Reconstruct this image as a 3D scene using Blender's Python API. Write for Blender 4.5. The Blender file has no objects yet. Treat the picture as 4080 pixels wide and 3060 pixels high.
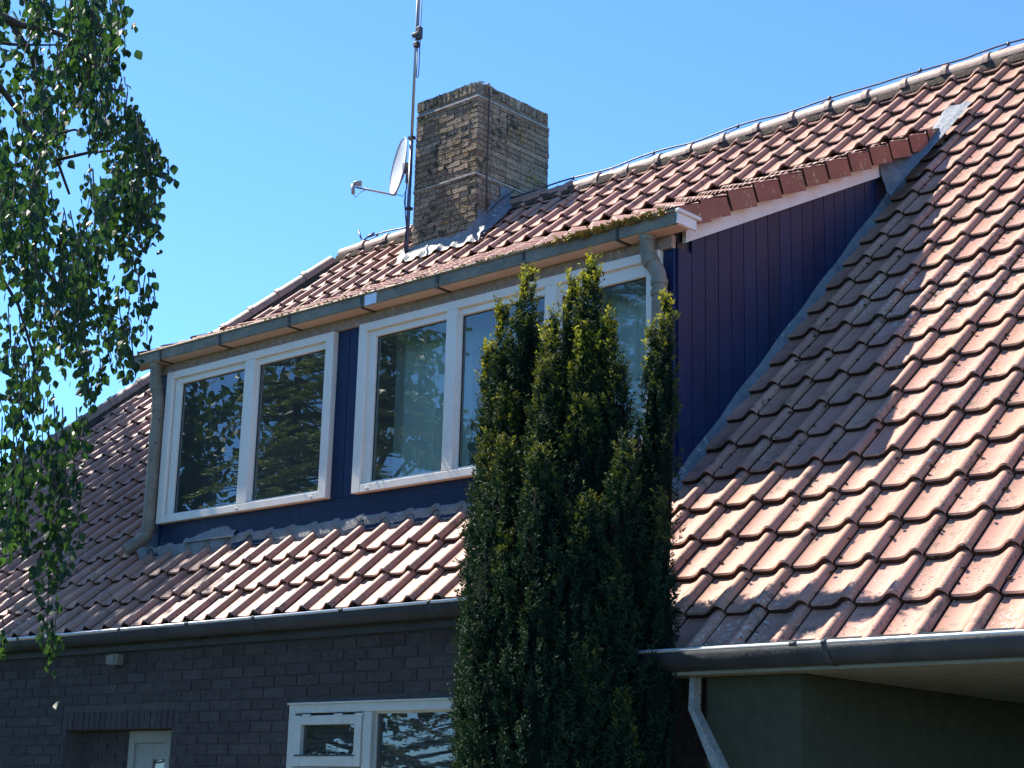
import bpy, math, random
import numpy as np
from mathutils import Matrix, Vector
random.seed(7); rng = np.random.default_rng(11)
sc = bpy.context.scene
COL = sc.collection
sin, cos, pi = math.sin, math.cos, math.pi

# ------------------------------------------------------------------ camera
CAM = Vector((9.699, -6.787, -1.007)); FPX = 6581.77
YAW, PIT, ROL = math.radians(42.441), math.radians(14.396), math.radians(1.463)
_f = Vector((-sin(YAW)*cos(PIT), cos(YAW)*cos(PIT), sin(PIT)))
_r = Vector((cos(YAW), sin(YAW), 0)); _u = _r.cross(_f)
RT = cos(ROL)*_r + sin(ROL)*_u; UP = -sin(ROL)*_r + cos(ROL)*_u
cam = bpy.data.cameras.new('camera'); camo = bpy.data.objects.new('camera', cam); COL.objects.link(camo)
cam.sensor_width = 36; cam.lens = FPX/4080*36; cam.clip_start = .1; cam.clip_end = 3000
camo.matrix_world = Matrix(((RT.x, UP.x, -_f.x, CAM.x), (RT.y, UP.y, -_f.y, CAM.y), (RT.z, UP.z, -_f.z, CAM.z), (0, 0, 0, 1)))
sc.camera = camo
def pix(p):                      # world point -> photograph pixel (4080 x 3060), distance
    d = Vector(p)-CAM; w = d.dot(_f)
    return 2040+FPX*d.dot(RT)/w, 1530-FPX*d.dot(UP)/w, w

# ------------------------------------------------------------------ sky, sun, exposure
SUN = Vector((.77, .096, -1.0)).normalized()          # the way the light travels
world = bpy.data.worlds.new('World'); sc.world = world; world.use_nodes = True
nt = world.node_tree; nt.nodes.clear()
wo = nt.nodes.new('ShaderNodeOutputWorld'); bg = nt.nodes.new('ShaderNodeBackground')
sky = nt.nodes.new('ShaderNodeTexSky'); sky.sky_type = 'NISHITA'; sky.sun_disc = False
sky.sun_elevation = math.asin(-SUN.z); sky.sun_rotation = math.atan2(-SUN.x, -SUN.y)
sky.altitude = 0; sky.air_density = .6; sky.dust_density = 0; sky.ozone_density = 10
bg.inputs['Strength'].default_value = .14
wb = nt.nodes.new('ShaderNodeMix'); wb.data_type = 'RGBA'; wb.blend_type = 'MULTIPLY'; wb.inputs[0].default_value = 1; wb.inputs[7].default_value = (.93, 1.08, 1.07, 1)
nt.links.new(sky.outputs[0], wb.inputs[6]); nt.links.new(wb.outputs[2], bg.inputs[0]); nt.links.new(bg.outputs[0], wo.inputs[0])
sl = bpy.data.lights.new('sun', 'SUN'); slo = bpy.data.objects.new('sun', sl); COL.objects.link(slo)
sl.energy = 4.75; sl.angle = math.radians(.53); sl.color = (1, .93, .82)
slo.rotation_euler = SUN.to_track_quat('-Z', 'Y').to_euler(); slo.location = (-20, -3, 26)
sc.view_settings.view_transform = 'Standard'; sc.view_settings.look = 'None'
sc.view_settings.exposure = 1.45; sc.view_settings.gamma = 1; sc.view_settings.use_curve_mapping = False
sc.render.engine = 'CYCLES'
sc.cycles.use_denoising = True; sc.cycles.max_bounces = 8; sc.cycles.transparent_max_bounces = 16

# ------------------------------------------------------------------ materials
def mat(name, base, rough=.6, var=None, vscale=6, bump=0, bscale=60, spec=.5, metal=0, specks=None, objvar=0, coat=0, trans=0):
    """procedural principled: base colour, second colour var mixed by noise, relief, specks=(colour, scale, threshold)"""
    m = bpy.data.materials.new(name); m.use_nodes = True
    n = m.node_tree.nodes; l = m.node_tree.links
    b = n['Principled BSDF']; b.inputs['Roughness'].default_value = rough
    b.inputs['Specular IOR Level'].default_value = spec; b.inputs['Metallic'].default_value = metal
    if coat: b.inputs['Coat Weight'].default_value = coat; b.inputs['Coat Roughness'].default_value = .12
    geo = n.new('ShaderNodeNewGeometry'); col = None
    c4 = lambda c: (c[0], c[1], c[2], 1)
    mix = n.new('ShaderNodeMix'); mix.data_type = 'RGBA'
    mix.inputs[6].default_value = c4(base); mix.inputs[7].default_value = c4(var or base)
    no = n.new('ShaderNodeTexNoise'); no.inputs['Scale'].default_value = vscale; no.inputs['Detail'].default_value = 6
    no.inputs['Roughness'].default_value = .62
    l.new(geo.outputs['Position'], no.inputs['Vector'])
    rm = n.new('ShaderNodeMapRange'); rm.inputs[1].default_value = .35; rm.inputs[2].default_value = .65
    l.new(no.outputs[0], rm.inputs[0]); l.new(rm.outputs[0], mix.inputs[0]); col = mix.outputs[2]
    if objvar:
        oi = n.new('ShaderNodeObjectInfo'); hs = n.new('ShaderNodeHueSaturation')
        mr = n.new('ShaderNodeMapRange'); mr.inputs[3].default_value = 1-objvar; mr.inputs[4].default_value = 1+objvar
        l.new(oi.outputs['Random'], mr.inputs[0]); l.new(mr.outputs[0], hs.inputs['Value']); l.new(col, hs.inputs['Color'])
        mr2 = n.new('ShaderNodeMapRange'); mr2.inputs[3].default_value = .494; mr2.inputs[4].default_value = .506
        ml = n.new('ShaderNodeMath'); ml.operation = 'FRACT'; mm = n.new('ShaderNodeMath'); mm.operation = 'MULTIPLY'; mm.inputs[1].default_value = 7.31
        l.new(oi.outputs['Random'], mm.inputs[0]); l.new(mm.outputs[0], ml.inputs[0]); l.new(ml.outputs[0], mr2.inputs[0]); l.new(mr2.outputs[0], hs.inputs['Hue'])
        col = hs.outputs[0]
    for sp in (specks or ()):
        scol, sscale, thr, big, bthr = sp
        n1 = n.new('ShaderNodeTexNoise'); n1.inputs['Scale'].default_value = sscale; n1.inputs['Detail'].default_value = 3
        n2 = n.new('ShaderNodeTexNoise'); n2.inputs['Scale'].default_value = big; n2.inputs['Detail'].default_value = 2
        l.new(geo.outputs['Position'], n1.inputs['Vector']); l.new(geo.outputs['Position'], n2.inputs['Vector'])
        r1 = n.new('ShaderNodeMapRange'); r1.inputs[1].default_value = thr; r1.inputs[2].default_value = thr+.035
        r2 = n.new('ShaderNodeMapRange'); r2.inputs[1].default_value = bthr; r2.inputs[2].default_value = bthr+.08
        l.new(n1.outputs[0], r1.inputs[0]); l.new(n2.outputs[0], r2.inputs[0])
        mu = n.new('ShaderNodeMath'); mu.operation = 'MULTIPLY'; l.new(r1.outputs[0], mu.inputs[0]); l.new(r2.outputs[0], mu.inputs[1])
        mx = n.new('ShaderNodeMix'); mx.data_type = 'RGBA'; mx.inputs[7].default_value = c4(scol)
        l.new(mu.outputs[0], mx.inputs[0]); l.new(col, mx.inputs[6]); col = mx.outputs[2]
    l.new(col, b.inputs['Base Color'])
    if rough < .9:
        rr = n.new('ShaderNodeMapRange'); rr.inputs[3].default_value = max(.03, rough-.08); rr.inputs[4].default_value = rough+.1
        l.new(no.outputs[0], rr.inputs[0]); l.new(rr.outputs[0], b.inputs['Roughness'])
    if bump:
        nb = n.new('ShaderNodeTexNoise'); nb.inputs['Scale'].default_value = bscale; nb.inputs['Detail'].default_value = 5
        l.new(geo.outputs['Position'], nb.inputs['Vector'])
        bp = n.new('ShaderNodeBump'); bp.inputs['Strength'].default_value = bump; bp.inputs['Distance'].default_value = .02
        l.new(nb.outputs[0], bp.inputs['Height']); l.new(bp.outputs[0], b.inputs['Normal'])
    return m

def leaf_mat(name, c0, c1, attr=None, transl=.35, rough=.45, tint=(1, 1, .35), spec=.4):
    m = bpy.data.materials.new(name); m.use_nodes = True
    n = m.node_tree.nodes; l = m.node_tree.links
    b = n['Principled BSDF']; b.inputs['Roughness'].default_value = rough; b.inputs['Specular IOR Level'].default_value = spec
    mix = n.new('ShaderNodeMix'); mix.data_type = 'RGBA'
    mix.inputs[6].default_value = (*c0, 1); mix.inputs[7].default_value = (*c1, 1)
    if attr:
        a = n.new('ShaderNodeAttribute'); a.attribute_name = attr; l.new(a.outputs['Fac'], mix.inputs[0])
    else:
        geo = n.new('ShaderNodeNewGeometry'); no = n.new('ShaderNodeTexNoise'); no.inputs['Scale'].default_value = 9
        l.new(geo.outputs['Position'], no.inputs['Vector'])
        rm = n.new('ShaderNodeMapRange'); rm.inputs[1].default_value = .35; rm.inputs[2].default_value = .65
        l.new(no.outputs[0], rm.inputs[0]); l.new(rm.outputs[0], mix.inputs[0])
    l.new(mix.outputs[2], b.inputs['Base Color'])
    tr = n.new('ShaderNodeBsdfTranslucent'); hs = n.new('ShaderNodeMix'); hs.data_type = 'RGBA'; hs.blend_type = 'MULTIPLY'
    hs.inputs[0].default_value = 1; hs.inputs[7].default_value = (2.2*tint[0], 2.2*tint[1], 2.2*tint[2], 1); l.new(mix.outputs[2], hs.inputs[6]); l.new(hs.outputs[2], tr.inputs['Color'])
    ms = n.new('ShaderNodeMixShader'); ms.inputs[0].default_value = transl
    l.new(b.outputs[0], ms.inputs[1]); l.new(tr.outputs[0], ms.inputs[2]); l.new(ms.outputs[0], n['Material Output'].inputs[0])
    return m

def glass_mat(name, k=2.4, off=.02, tint=(.78, .86, .84)):
    m = bpy.data.materials.new(name); m.use_nodes = True
    n = m.node_tree.nodes; l = m.node_tree.links
    n.remove(n['Principled BSDF'])
    t = n.new('ShaderNodeBsdfTransparent'); t.inputs[0].default_value = (*tint, 1)
    g = n.new('ShaderNodeBsdfGlossy'); g.inputs['Roughness'].default_value = .004; g.inputs[0].default_value = (.95, 1, 1, 1)
    fr = n.new('ShaderNodeFresnel'); fr.inputs[0].default_value = 1.5
    mu = n.new('ShaderNodeMath'); mu.operation = 'MULTIPLY_ADD'; mu.inputs[1].default_value = k; mu.inputs[2].default_value = off; mu.use_clamp = True
    l.new(fr.outputs[0], mu.inputs[0])
    no = n.new('ShaderNodeTexNoise'); no.inputs['Scale'].default_value = 2.2; geo = n.new('ShaderNodeNewGeometry'); l.new(geo.outputs['Position'], no.inputs['Vector'])
    bp = n.new('ShaderNodeBump'); bp.inputs['Strength'].default_value = .03; bp.inputs['Distance'].default_value = .02
    l.new(no.outputs[0], bp.inputs['Height']); l.new(bp.outputs[0], g.inputs['Normal'])
    ms = n.new('ShaderNodeMixShader'); l.new(mu.outputs[0], ms.inputs[0]); l.new(t.outputs[0], ms.inputs[1]); l.new(g.outputs[0], ms.inputs[2])
    df = n.new('ShaderNodeBsdfDiffuse'); df.inputs[0].default_value = (.62, .66, .66, 1); m2 = n.new('ShaderNodeMixShader'); m2.inputs[0].default_value = .045  # faint diffuse veil stands in for sky haze reflected in the panes
    l.new(ms.outputs[0], m2.inputs[1]); l.new(df.outputs[0], m2.inputs[2]); l.new(m2.outputs[0], n['Material Output'].inputs[0])
    return m

LICH = ((.55, .52, .46), 110, .635, 1.5, .49)
M = {}
M['tile'] = mat('tile', (.42, .205, .138), .54, (.33, .165, .115), 4.5, .08, 200, .38, specks=[LICH, ((.44, .40, .34), 42, .59, 1.1, .55), ((.06, .04, .025), 60, .615, 1.9, .5), ((.20, .12, .08), 16, .57, 2.6, .5)], objvar=.11)
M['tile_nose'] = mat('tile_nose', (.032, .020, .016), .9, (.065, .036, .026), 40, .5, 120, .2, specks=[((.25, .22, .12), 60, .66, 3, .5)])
M['verge'] = mat('verge', (.30, .095, .06), .55, (.24, .085, .055), 9, .2, 90, .4, specks=[((.42, .34, .18), 26, .60, 3.5, .48)], objvar=.08)
M['ridge'] = mat('ridge', (.30, .18, .135), .6, (.22, .135, .10), 14, .2, 90, .6, specks=[((.10, .085, .06), 40, .60, 4, .52), ((.35, .28, .08), 30, .64, 5, .55)])
M['mortar_dark'] = mat('mortar_dark', (.05, .04, .034), .95, (.09, .07, .055), 30, .8, 60, .1)
M['deck'] = mat('deck', (.05, .04, .035), .9, (.03, .025, .02), 8)
M['lead'] = mat('lead', (.17, .172, .17), .6, (.24, .24, .235), 11, .3, 24, .35, specks=[((.42, .42, .40), 18, .64, 3, .52)])
M['lead_dark'] = mat('lead_dark', (.10, .112, .132), .68, (.17, .19, .215), 9, .6, 20, .4, specks=[((.40, .41, .42), 22, .64, 4, .5)])
M['zinc'] = mat('zinc', (.17, .142, .10), .62, (.25, .215, .16), 7, .2, 50, .5, metal=.25, specks=[((.09, .09, .08), 25, .62, 4, .5)])
M['zinc_lip'] = mat('zinc_lip', (.72, .74, .77), .35, (.6, .62, .65), 12, .1, 50, .6, metal=.2)  # pale tone holds the sunlit gleam of the eaves lip
M['zinc_dark'] = mat('zinc_dark', (.035, .040, .047), .6, (.055, .06, .068), 6, .2, 40, .3, metal=0)
M['white'] = mat('white', (.80, .73, .64), .32, (.75, .68, .59), 5, .02, 80, .5, specks=[((.45, .44, .40), 22, .68, 3, .55)])  # cream tint stands in for warm light bounced off the roof
M['barge'] = mat('barge', (.74, .70, .68), .5, (.66, .61, .58), 7, .06, 60, .4, specks=[((.40, .33, .25), 30, .66, 4, .54)])
M['soffit'] = mat('soffit', (.66, .49, .40), .55, (.58, .43, .35), 5, .05, 50)
M['fascia'] = mat('fascia', (.27, .18, .145), .8, (.38, .28, .22), 16, .3, 50, specks=[((.50, .45, .38), 30, .58, 9, .52)])
M['navy'] = mat('navy', (.006, .016, .054), .42, (.009, .022, .066), 3, .05, 30, .2, specks=[((.03, .045, .10), 40, .62, 4, .5)], objvar=.14)
M['black'] = mat('black', (.012, .015, .02), .5, (.02, .022, .026), 8)
M['iron'] = mat('iron', (.035, .032, .032), .5, (.06, .05, .045), 20, metal=.3)
M['wire'] = mat('wire', (.06, .09, .15), .4, (.05, .07, .12), 20, metal=.3)
M['galv'] = mat('galv', (.33, .34, .35), .38, (.25, .26, .27), 14, metal=.6)
M['dish'] = mat('dish', (.62, .63, .64), .35, (.56, .57, .58), 6, .03, 60)
M['dish_back'] = mat('dish_back', (.20, .21, .22), .5, (.24, .25, .26), 6)
M['brick_c'] = mat('brick_c', (.29, .228, .16), .9, (.165, .128, .095), 22, .9, 60, .15, specks=[((.06, .055, .045), 14, .52, 2.0, .50), ((.36, .24, .08), 30, .56, 2.6, .51), ((.48, .46, .38), 60, .60, 3, .5), ((.05, .045, .03), 45, .58, 2.6, .5)], objvar=.28)
M['mortar_c'] = mat('mortar_c', (.13, .11, .085), .95, (.24, .21, .17), 24, .5, 60, .1)
M['band'] = mat('band', (.33, .33, .31), .7, (.20, .19, .16), 20, .3, 50)
M['brick_w'] = mat('brick_w', (.082, .066, .066), .88, (.056, .049, .054), 20, .7, 90, .2, specks=[((.2, .18, .16), 50, .68, 4, .55)], objvar=.16)
M['mortar_w'] = mat('mortar_w', (.098, .088, .084), .95, (.075, .068, .066), 14, .6, 70, .1)
M['frame_old'] = mat('frame_old', (.52, .53, .49), .5, (.44, .45, .41), 8, .1, 50, specks=[((.15, .12, .09), 50, .70, 6, .55)])
M['stucco'] = mat('stucco', (.078, .082, .056), .95, (.058, .062, .044), 12, .9, 140, .1)
M['strip_pale'] = mat('strip_pale', (.34, .33, .295), .9, (.2, .195, .17), 60, 1, 55, .2)
M['ceil_board'] = mat('ceil_board', (.20, .20, .16), .7, (.16, .16, .13), 6, .1, 40)
M['room'] = mat('room', (.30, .29, .27), .9, (.26, .25, .23), 2)
M['curtain'] = mat('curtain', (.80, .86, .80), .9, (.72, .79, .73), 7, .1, 120, .1)
M['blind'] = mat('blind', (.16, .15, .16), .6, (.12, .115, .12), 9)
M['bark'] = mat('bark', (.075, .055, .042), .9, (.035, .026, .02), 18, .8, 40, .1)
M['birch_bark'] = mat('birch_bark', (.42, .40, .36), .8, (.06, .05, .045), 6, .6, 30, .2)
M['twig'] = mat('twig', (.05, .032, .025), .7, (.035, .022, .018), 30)
M['moss'] = mat('moss', (.34, .26, .08), .95, (.22, .17, .06), 30, .5, 80, .1)
M['moss_dark'] = mat('moss_dark', (.09, .055, .025), .95, (.05, .032, .02), 40, .6, 90, .1)
M['grass'] = mat('grass', (.035, .055, .016), .9, (.055, .07, .022), 1.3, .5, 30, .1)
M['pave'] = mat('pave', (.22, .20, .18), .85, (.17, .155, .14), 4, .3, 40)
M['pot'] = mat('pot', (.5, .48, .44), .5, (.45, .43, .4), 6)
M['box'] = mat('box', (.20, .195, .155), .6, (.16, .155, .125), 10)
M['door_shaded'] = mat('door_shaded', (.26, .265, .235), .55, (.21, .215, .19), 8, .1, 50)  # frame white darkened: shade of the niche put into the door colour
M['birch_leaf'] = leaf_mat('birch_leaf', (.012, .034, .018), (.026, .060, .022), transl=.36, rough=.48, spec=.3)
M['tree_leaf'] = leaf_mat('tree_leaf', (.03, .065, .018), (.05, .09, .024), transl=.3)
M['yew'] = leaf_mat('yew', (.009, .030, .019), (.60, .55, .05), attr='age', transl=.12, rough=.7, spec=.12)
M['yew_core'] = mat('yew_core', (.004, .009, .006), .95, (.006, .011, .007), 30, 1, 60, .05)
M['fir'] = leaf_mat('fir', (.04, .075, .025), (.19, .25, .05), attr='age', transl=.3, rough=.5)  # outer growth paler, brightened further to carry the look of sunlit branches
M['plant'] = leaf_mat('plant', (.02, .05, .03), (.03, .06, .03), transl=.2)
M['glass'] = glass_mat('glass', 1.75, .01)
M['glass_old'] = glass_mat('glass_old', 1.4, .01, (.7, .74, .78))

# ------------------------------------------------------------------ mesh helpers
WM = {}
def link(name, me, parent=None, world=None):
    o = bpy.data.objects.new(name, me); COL.objects.link(o)
    w = world or Matrix.Identity(4); WM[o.name] = w
    if parent is not None:
        o.parent = parent; o.matrix_parent_inverse = WM[parent.name].inverted()
    o.matrix_basis = w
    return o
def tag(o, label=None, cat=None, group=None, kind=None):
    for k, v in (('label', label), ('category', cat), ('group', group), ('kind', kind)):
        if v: o[k] = v
    return o
def empty(name, loc, label, cat, group=None):
    o = link(name, None, None, Matrix.Translation(loc)); o.empty_display_size = .2
    return tag(o, label, cat, group)
class MB:
    def __init__(s): s.v = []; s.f = []; s.m = []
    def poly(s, pts, mi=0):
        n = len(s.v); s.v += [tuple(p) for p in pts]; s.f.append(tuple(range(n, n+len(pts)))); s.m.append(mi)
    def box(s, a, b, mi=0, T=None):
        (x0, y0, z0), (x1, y1, z1) = a, b; n = len(s.v)
        vs = [(x0, y0, z0), (x1, y0, z0), (x1, y1, z0), (x0, y1, z0), (x0, y0, z1), (x1, y0, z1), (x1, y1, z1), (x0, y1, z1)]
        if T is not None: vs = [tuple(T @ Vector(v)) for v in vs]
        s.v += vs
        for f in ((3, 2, 1, 0), (4, 5, 6, 7), (0, 1, 5, 4), (1, 2, 6, 5), (2, 3, 7, 6), (3, 0, 4, 7)):
            s.f.append(tuple(n+i for i in f)); s.m.append(mi)
    def tube(s, pts, r, n=8, mi=0, caps=True):
        pts = [Vector(p) for p in pts]; rr = r if isinstance(r, (list, tuple)) else [r]*len(pts)
        base = len(s.v); prev = None
        for i, p in enumerate(pts):
            t = (pts[min(i+1, len(pts)-1)]-pts[max(i-1, 0)]).normalized()
            if prev is None: a = t.orthogonal().normalized()
            else: a = (prev - t*prev.dot(t)); a = a.normalized() if a.length > 1e-6 else t.orthogonal().normalized()
            prev = a; b = t.cross(a)
            for k in range(n):
                q = p + (a*cos(2*pi*k/n)+b*sin(2*pi*k/n))*rr[i]; s.v.append(tuple(q))
        for i in range(len(pts)-1):
            for k in range(n):
                s.f.append((base+i*n+k, base+i*n+(k+1) % n, base+(i+1)*n+(k+1) % n, base+(i+1)*n+k)); s.m.append(mi)
        if caps:
            s.f.append(tuple(base+k for k in range(n))[::-1]); s.m.append(mi)
            e = base+(len(pts)-1)*n; s.f.append(tuple(e+k for k in range(n))); s.m.append(mi)
    def grid(s, rows, mi=0, mfun=None):
        n = len(s.v); w = len(rows[0])
        for r in rows: s.v += [tuple(p) for p in r]
        for i in range(len(rows)-1):
            for j in range(w-1):
                s.f.append((n+i*w+j, n+i*w+j+1, n+(i+1)*w+j+1, n+(i+1)*w+j)); s.m.append(mfun(i, j) if mfun else mi)
    def mesh(s, name, mats, smooth=False):
        me = bpy.data.meshes.new(name); me.from_pydata(s.v, [], s.f)
        for m in (mats if isinstance(mats, (list, tuple)) else [mats]): me.materials.append(M[m])
        me.polygons.foreach_set('material_index', s.m)
        if smooth: me.polygons.foreach_set('use_smooth', [True]*len(s.f))
        me.update(); return me
    def build(s, name, mats, parent=None, smooth=False, world=None, bevel=0):
        o = link(name, s.mesh(name, mats, smooth), parent, world)
        if bevel:
            b = o.modifiers.new('bevel', 'BEVEL'); b.width = bevel; b.segments = 2; b.limit_method = 'ANGLE'
        return o
def boxo(name, a, b, m, parent=None, bevel=0):
    mb = MB(); mb.box(a, b); return mb.build(name, m, parent, bevel=bevel)
def np_mesh(name, V, F, mats, smooth=False, attr=None):
    """V (n,3), F (k,3|4) index arrays"""
    me = bpy.data.meshes.new(name); k = F.shape[1]
    me.vertices.add(len(V)); me.vertices.foreach_set('co', V.astype(np.float32).ravel())
    me.loops.add(F.size); me.loops.foreach_set('vertex_index', F.astype(np.int32).ravel())
    me.polygons.add(len(F)); me.polygons.foreach_set('loop_start', np.arange(0, F.size, k, dtype=np.int32))
    me.polygons.foreach_set('loop_total', np.full(len(F), k, dtype=np.int32))
    for m in (mats if isinstance(mats, (list, tuple)) else [mats]): me.materials.append(M[m])
    if smooth: me.polygons.foreach_set('use_smooth', [True]*len(F))
    if attr is not None:
        a = me.attributes.new('age', 'FLOAT', 'POINT'); a.data.foreach_set('value', attr.astype(np.float32))
    me.update(calc_edges=True); return me
def rotx(a): return Matrix.Rotation(a, 4, 'X')

# ------------------------------------------------------------------ ground
g = MB(); gs = 400
g.poly([(-gs, -gs, -2.6), (gs, -gs, -2.6), (gs, gs, -2.6), (-gs, gs, -2.6)])
tag(g.build('ground', 'grass'), 'lawn around the house', None, None, 'structure')
g = MB(); g.box((-3, -1.9, -2.6), (12, .2, -2.585))
tag(g.build('path', 'pave'), 'paved strip along the house wall', None, None, 'structure')

# ------------------------------------------------------------------ house: main roof
TH = math.radians(44.3548); G = .33118; W = .245
CT, ST = cos(TH), sin(TH)
RY, RZ = 5.36, 5.36*math.tan(TH)                    # ridge line of the tile plane
HX = -4.15; HK = .64                                 # hip: x = HX - HK*(RY-y)
XD0, XD1 = -1.28, 3.935                              # dormer cheeks
YD = .947                                            # dormer front
CHX0, CHX1, CHY0, CHY1, CHZ = -2.44, -1.52, 4.84, 5.98, 6.45
def rp(x, r, h=0): return Vector((x, r*G*CT-h*ST, r*G*ST+h*CT))
def hipx(y): return HX-HK*(RY-y)
house = empty('house', (1, 4, -2.6), 'brick house with red tiled roof, wide dormer and brick chimney', 'house')

dk = MB(); H0 = -.085
def deckpoly(pts, h=H0): dk.poly([rp(x, r, h) for x, r in pts])
rtop = RY/(G*CT)
deckpoly([(hipx(rp(0, 1).y), 1), (XD0, 1), (XD0, rtop), (HX, rtop)])
deckpoly([(XD0, 1), (XD1, 1), (XD1, 3.95), (XD0, 3.95)])
deckpoly([(XD0, 18.6), (XD1, 18.6), (XD1, rtop), (XD0, rtop)])
deckpoly([(XD1, 1), (8.4, 1), (8.4, rtop), (XD1, rtop)])
deckpoly([(4.47, -1.05), (8.4, -1.05), (8.4, 1), (4.47, 1)])
zr = RZ-.12
dk.poly([(HX, RY, zr), (8.4, RY, zr), (8.4, 2*RY, -.1), (-7.7, 2*RY, -.1)])
dk.poly([(HX, RY, zr), (-7.7, 2*RY, -.1), (-7.58, 0, -.08)])
dk.poly([(8.4, -.25, -.4), (8.4, 2*RY, -.4), (8.4, RY, zr)])
main_roof = dk.build('main_roof', 'deck', house)

PROF = [(-.204, -.060), (-.200, -.045), (-.190, -.0505), (-.110, -.0525), (-.080, -.047), (-.055, -.033), (-.034, -.0145), (-.016, -.003), (0, 0), (.015, -.0055), (.026, -.021), (.0315, -.044), (.032, -.060)]
PROF = [(x, h*.87) for x, h in PROF]
def tile_geo(length=.40, seed=0, cut_right=None):
    rr = random.Random(seed); mb = MB(); j = lambda a: (rr.random()-.5)*a
    drop = .105
    pr = [(x, h+j(.0016)) for x, h in PROF]
    ring = lambda y, dh: [(x, y, h-drop*y+dh) for x, h in pr]
    r0 = [(x, .003+j(.004), h-.0345) for x, h in pr]; r1 = [(x, j(.004), h-.009) for x, h in pr]
    rows = [r0, r1, ring(.008, .0), ring(length, 0)]
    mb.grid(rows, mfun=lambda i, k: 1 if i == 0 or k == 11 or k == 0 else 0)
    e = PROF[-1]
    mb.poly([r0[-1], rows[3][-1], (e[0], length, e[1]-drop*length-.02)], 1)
    return mb
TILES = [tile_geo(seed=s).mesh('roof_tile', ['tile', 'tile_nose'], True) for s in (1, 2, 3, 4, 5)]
for me in TILES: me.polygons.foreach_set('use_smooth', [True]*len(me.polygons)); me.set_sharp_from_angle(angle=math.radians(40))

def clip_mesh(me, mw, planes):
    import bmesh
    bm = bmesh.new(); bm.from_mesh(me); bm.transform(mw)
    for co, no in planes:
        bmesh.ops.bisect_plane(bm, geom=bm.verts[:]+bm.edges[:]+bm.faces[:], plane_co=co, plane_no=no, clear_outer=True)
    if not bm.faces: bm.free(); return None
    out = bpy.data.meshes.new('roof_tile'); bm.to_mesh(out); bm.free()
    for m in me.materials: out.materials.append(m)
    return out
hipn = Vector((-1, -HK, 0)).normalized()            # clear the side left of the hip
tiles = []
for r in range(-1, 23):
    for c in range(-31, 34):
        x = c*W; p = rp(x, r); pt = rp(x, r+1.2)
        if r < 1 and c < 19: continue
        if x+.05 < hipx(p.y)-.02: continue
        inx = XD0 < x-.03 and x-.2 < XD1-.03 and x+.04 > XD0 and x-.203 < XD1-.05
        planes = []
        if 4 <= r <= 18:
            if XD0 < x-.20 and x+.046 < XD1+.06 and x+.046 > XD0: continue
            if x-.203 < XD0 < x+.046: planes.append(((XD0-.01, 0, 0), Vector((1, 0, 0))))
            if XD0 < x < XD1+.03: continue
        if CHX0 < x-.2 and x < CHX1 and CHY0 < p.y and pt.y < CHY1: continue
        if x-.21 < hipx(p.y) or x-.21 < hipx(pt.y): planes.append(((HX-.03, RY, 0), hipn))
        mw = Matrix.Translation(rp(x+random.uniform(-.002, .002), r+random.uniform(-.006, .006), random.uniform(-.002, .002))) @ rotx(TH) @ Matrix.Rotation(random.gauss(0, .004), 4, 'Z') @ Matrix.Rotation(random.gauss(0, .004), 4, 'Y')
        u, v, d = pix(rp(x-.08, r+.5)); inside = -60 < u < 4140 and -60 < v < 3120
        hidden = (1880 < u < 2640 and v > 1300)
        score = (1 if inside else 0)*(.3 if hidden else 1)/d**2
        tiles.append((score, mw, random.choice(TILES), planes))
tiles.sort(key=lambda t: -t[0])
def join_tiles(name, items, parent, mats=('tile', 'tile_nose')):
    V = []; F = []; MI = []; n = 0
    for mw, me in items:
        A = np.array(mw); co = np.empty(len(me.vertices)*3); me.vertices.foreach_get('co', co); co = co.reshape(-1, 3) @ A[:3, :3].T + A[:3, 3]
        V.append(co)
        for p in me.polygons: F.append(tuple(n+i for i in p.vertices)); MI.append(p.material_index)
        n += len(co)
    me = bpy.data.meshes.new(name); me.from_pydata(np.vstack(V).tolist(), [], F)
    for m in mats: me.materials.append(M[m])
    me.polygons.foreach_set('material_index', MI); me.polygons.foreach_set('use_smooth', [True]*len(F)); me.set_sharp_from_angle(angle=math.radians(40))
    return tag(link(name, me, parent), kind='stuff')
rest = []; nobj = 0
for score, mw, me, planes in tiles:
    if planes:
        me = clip_mesh(me, mw, planes); mw = Matrix.Identity(4)
        if me is None: continue
        me.polygons.foreach_set('use_smooth', [True]*len(me.polygons)); me.set_sharp_from_angle(angle=math.radians(40))
    if nobj < 300 and score > 0:
        link('roof_tile', me, main_roof, mw); nobj += 1
    else: rest.append((mw, me))
join_tiles('roof_tiling', rest, main_roof)

# ridge and hip caps
def cap_mesh(L=.42, R=.098, seed=0):
    rr = random.Random(seed); mb = MB(); rows = []
    for (y, k) in ((0, .80), (0, 1.10), (.05, 1.12), (.055, 1.0), (L, .93)):
        rows.append([(R*k*cos(a), y, R*k*sin(a)*1.0+rr.uniform(-.001, .001)) for a in np.linspace(-.15, pi+.15, 13)])
    mb.grid(rows); me = mb.mesh('ridge_tile', 'ridge', True); me.set_sharp_from_angle(angle=math.radians(50)); return me
CAPS = [cap_mesh(seed=s) for s in (1, 2, 3)]
RIDGE_Z = RZ-.068
def ridge_sag(x): return -.03*math.exp(-((x+.6)/1.6)**2)
xr = -4.1; k = 0
while xr < 8.3:
    if not (CHX0-.30 < xr < CHX1-.05):
        mw = Matrix.Translation((xr+.4, RY, RIDGE_Z+ridge_sag(xr)+random.uniform(-.006, .006))) @ Matrix.Rotation(pi/2, 4, 'Z') @ Matrix.Rotation(random.gauss(0, .01), 4, 'X')
        link('ridge_tile', random.choice(CAPS), main_roof, mw)
    xr += .385
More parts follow.
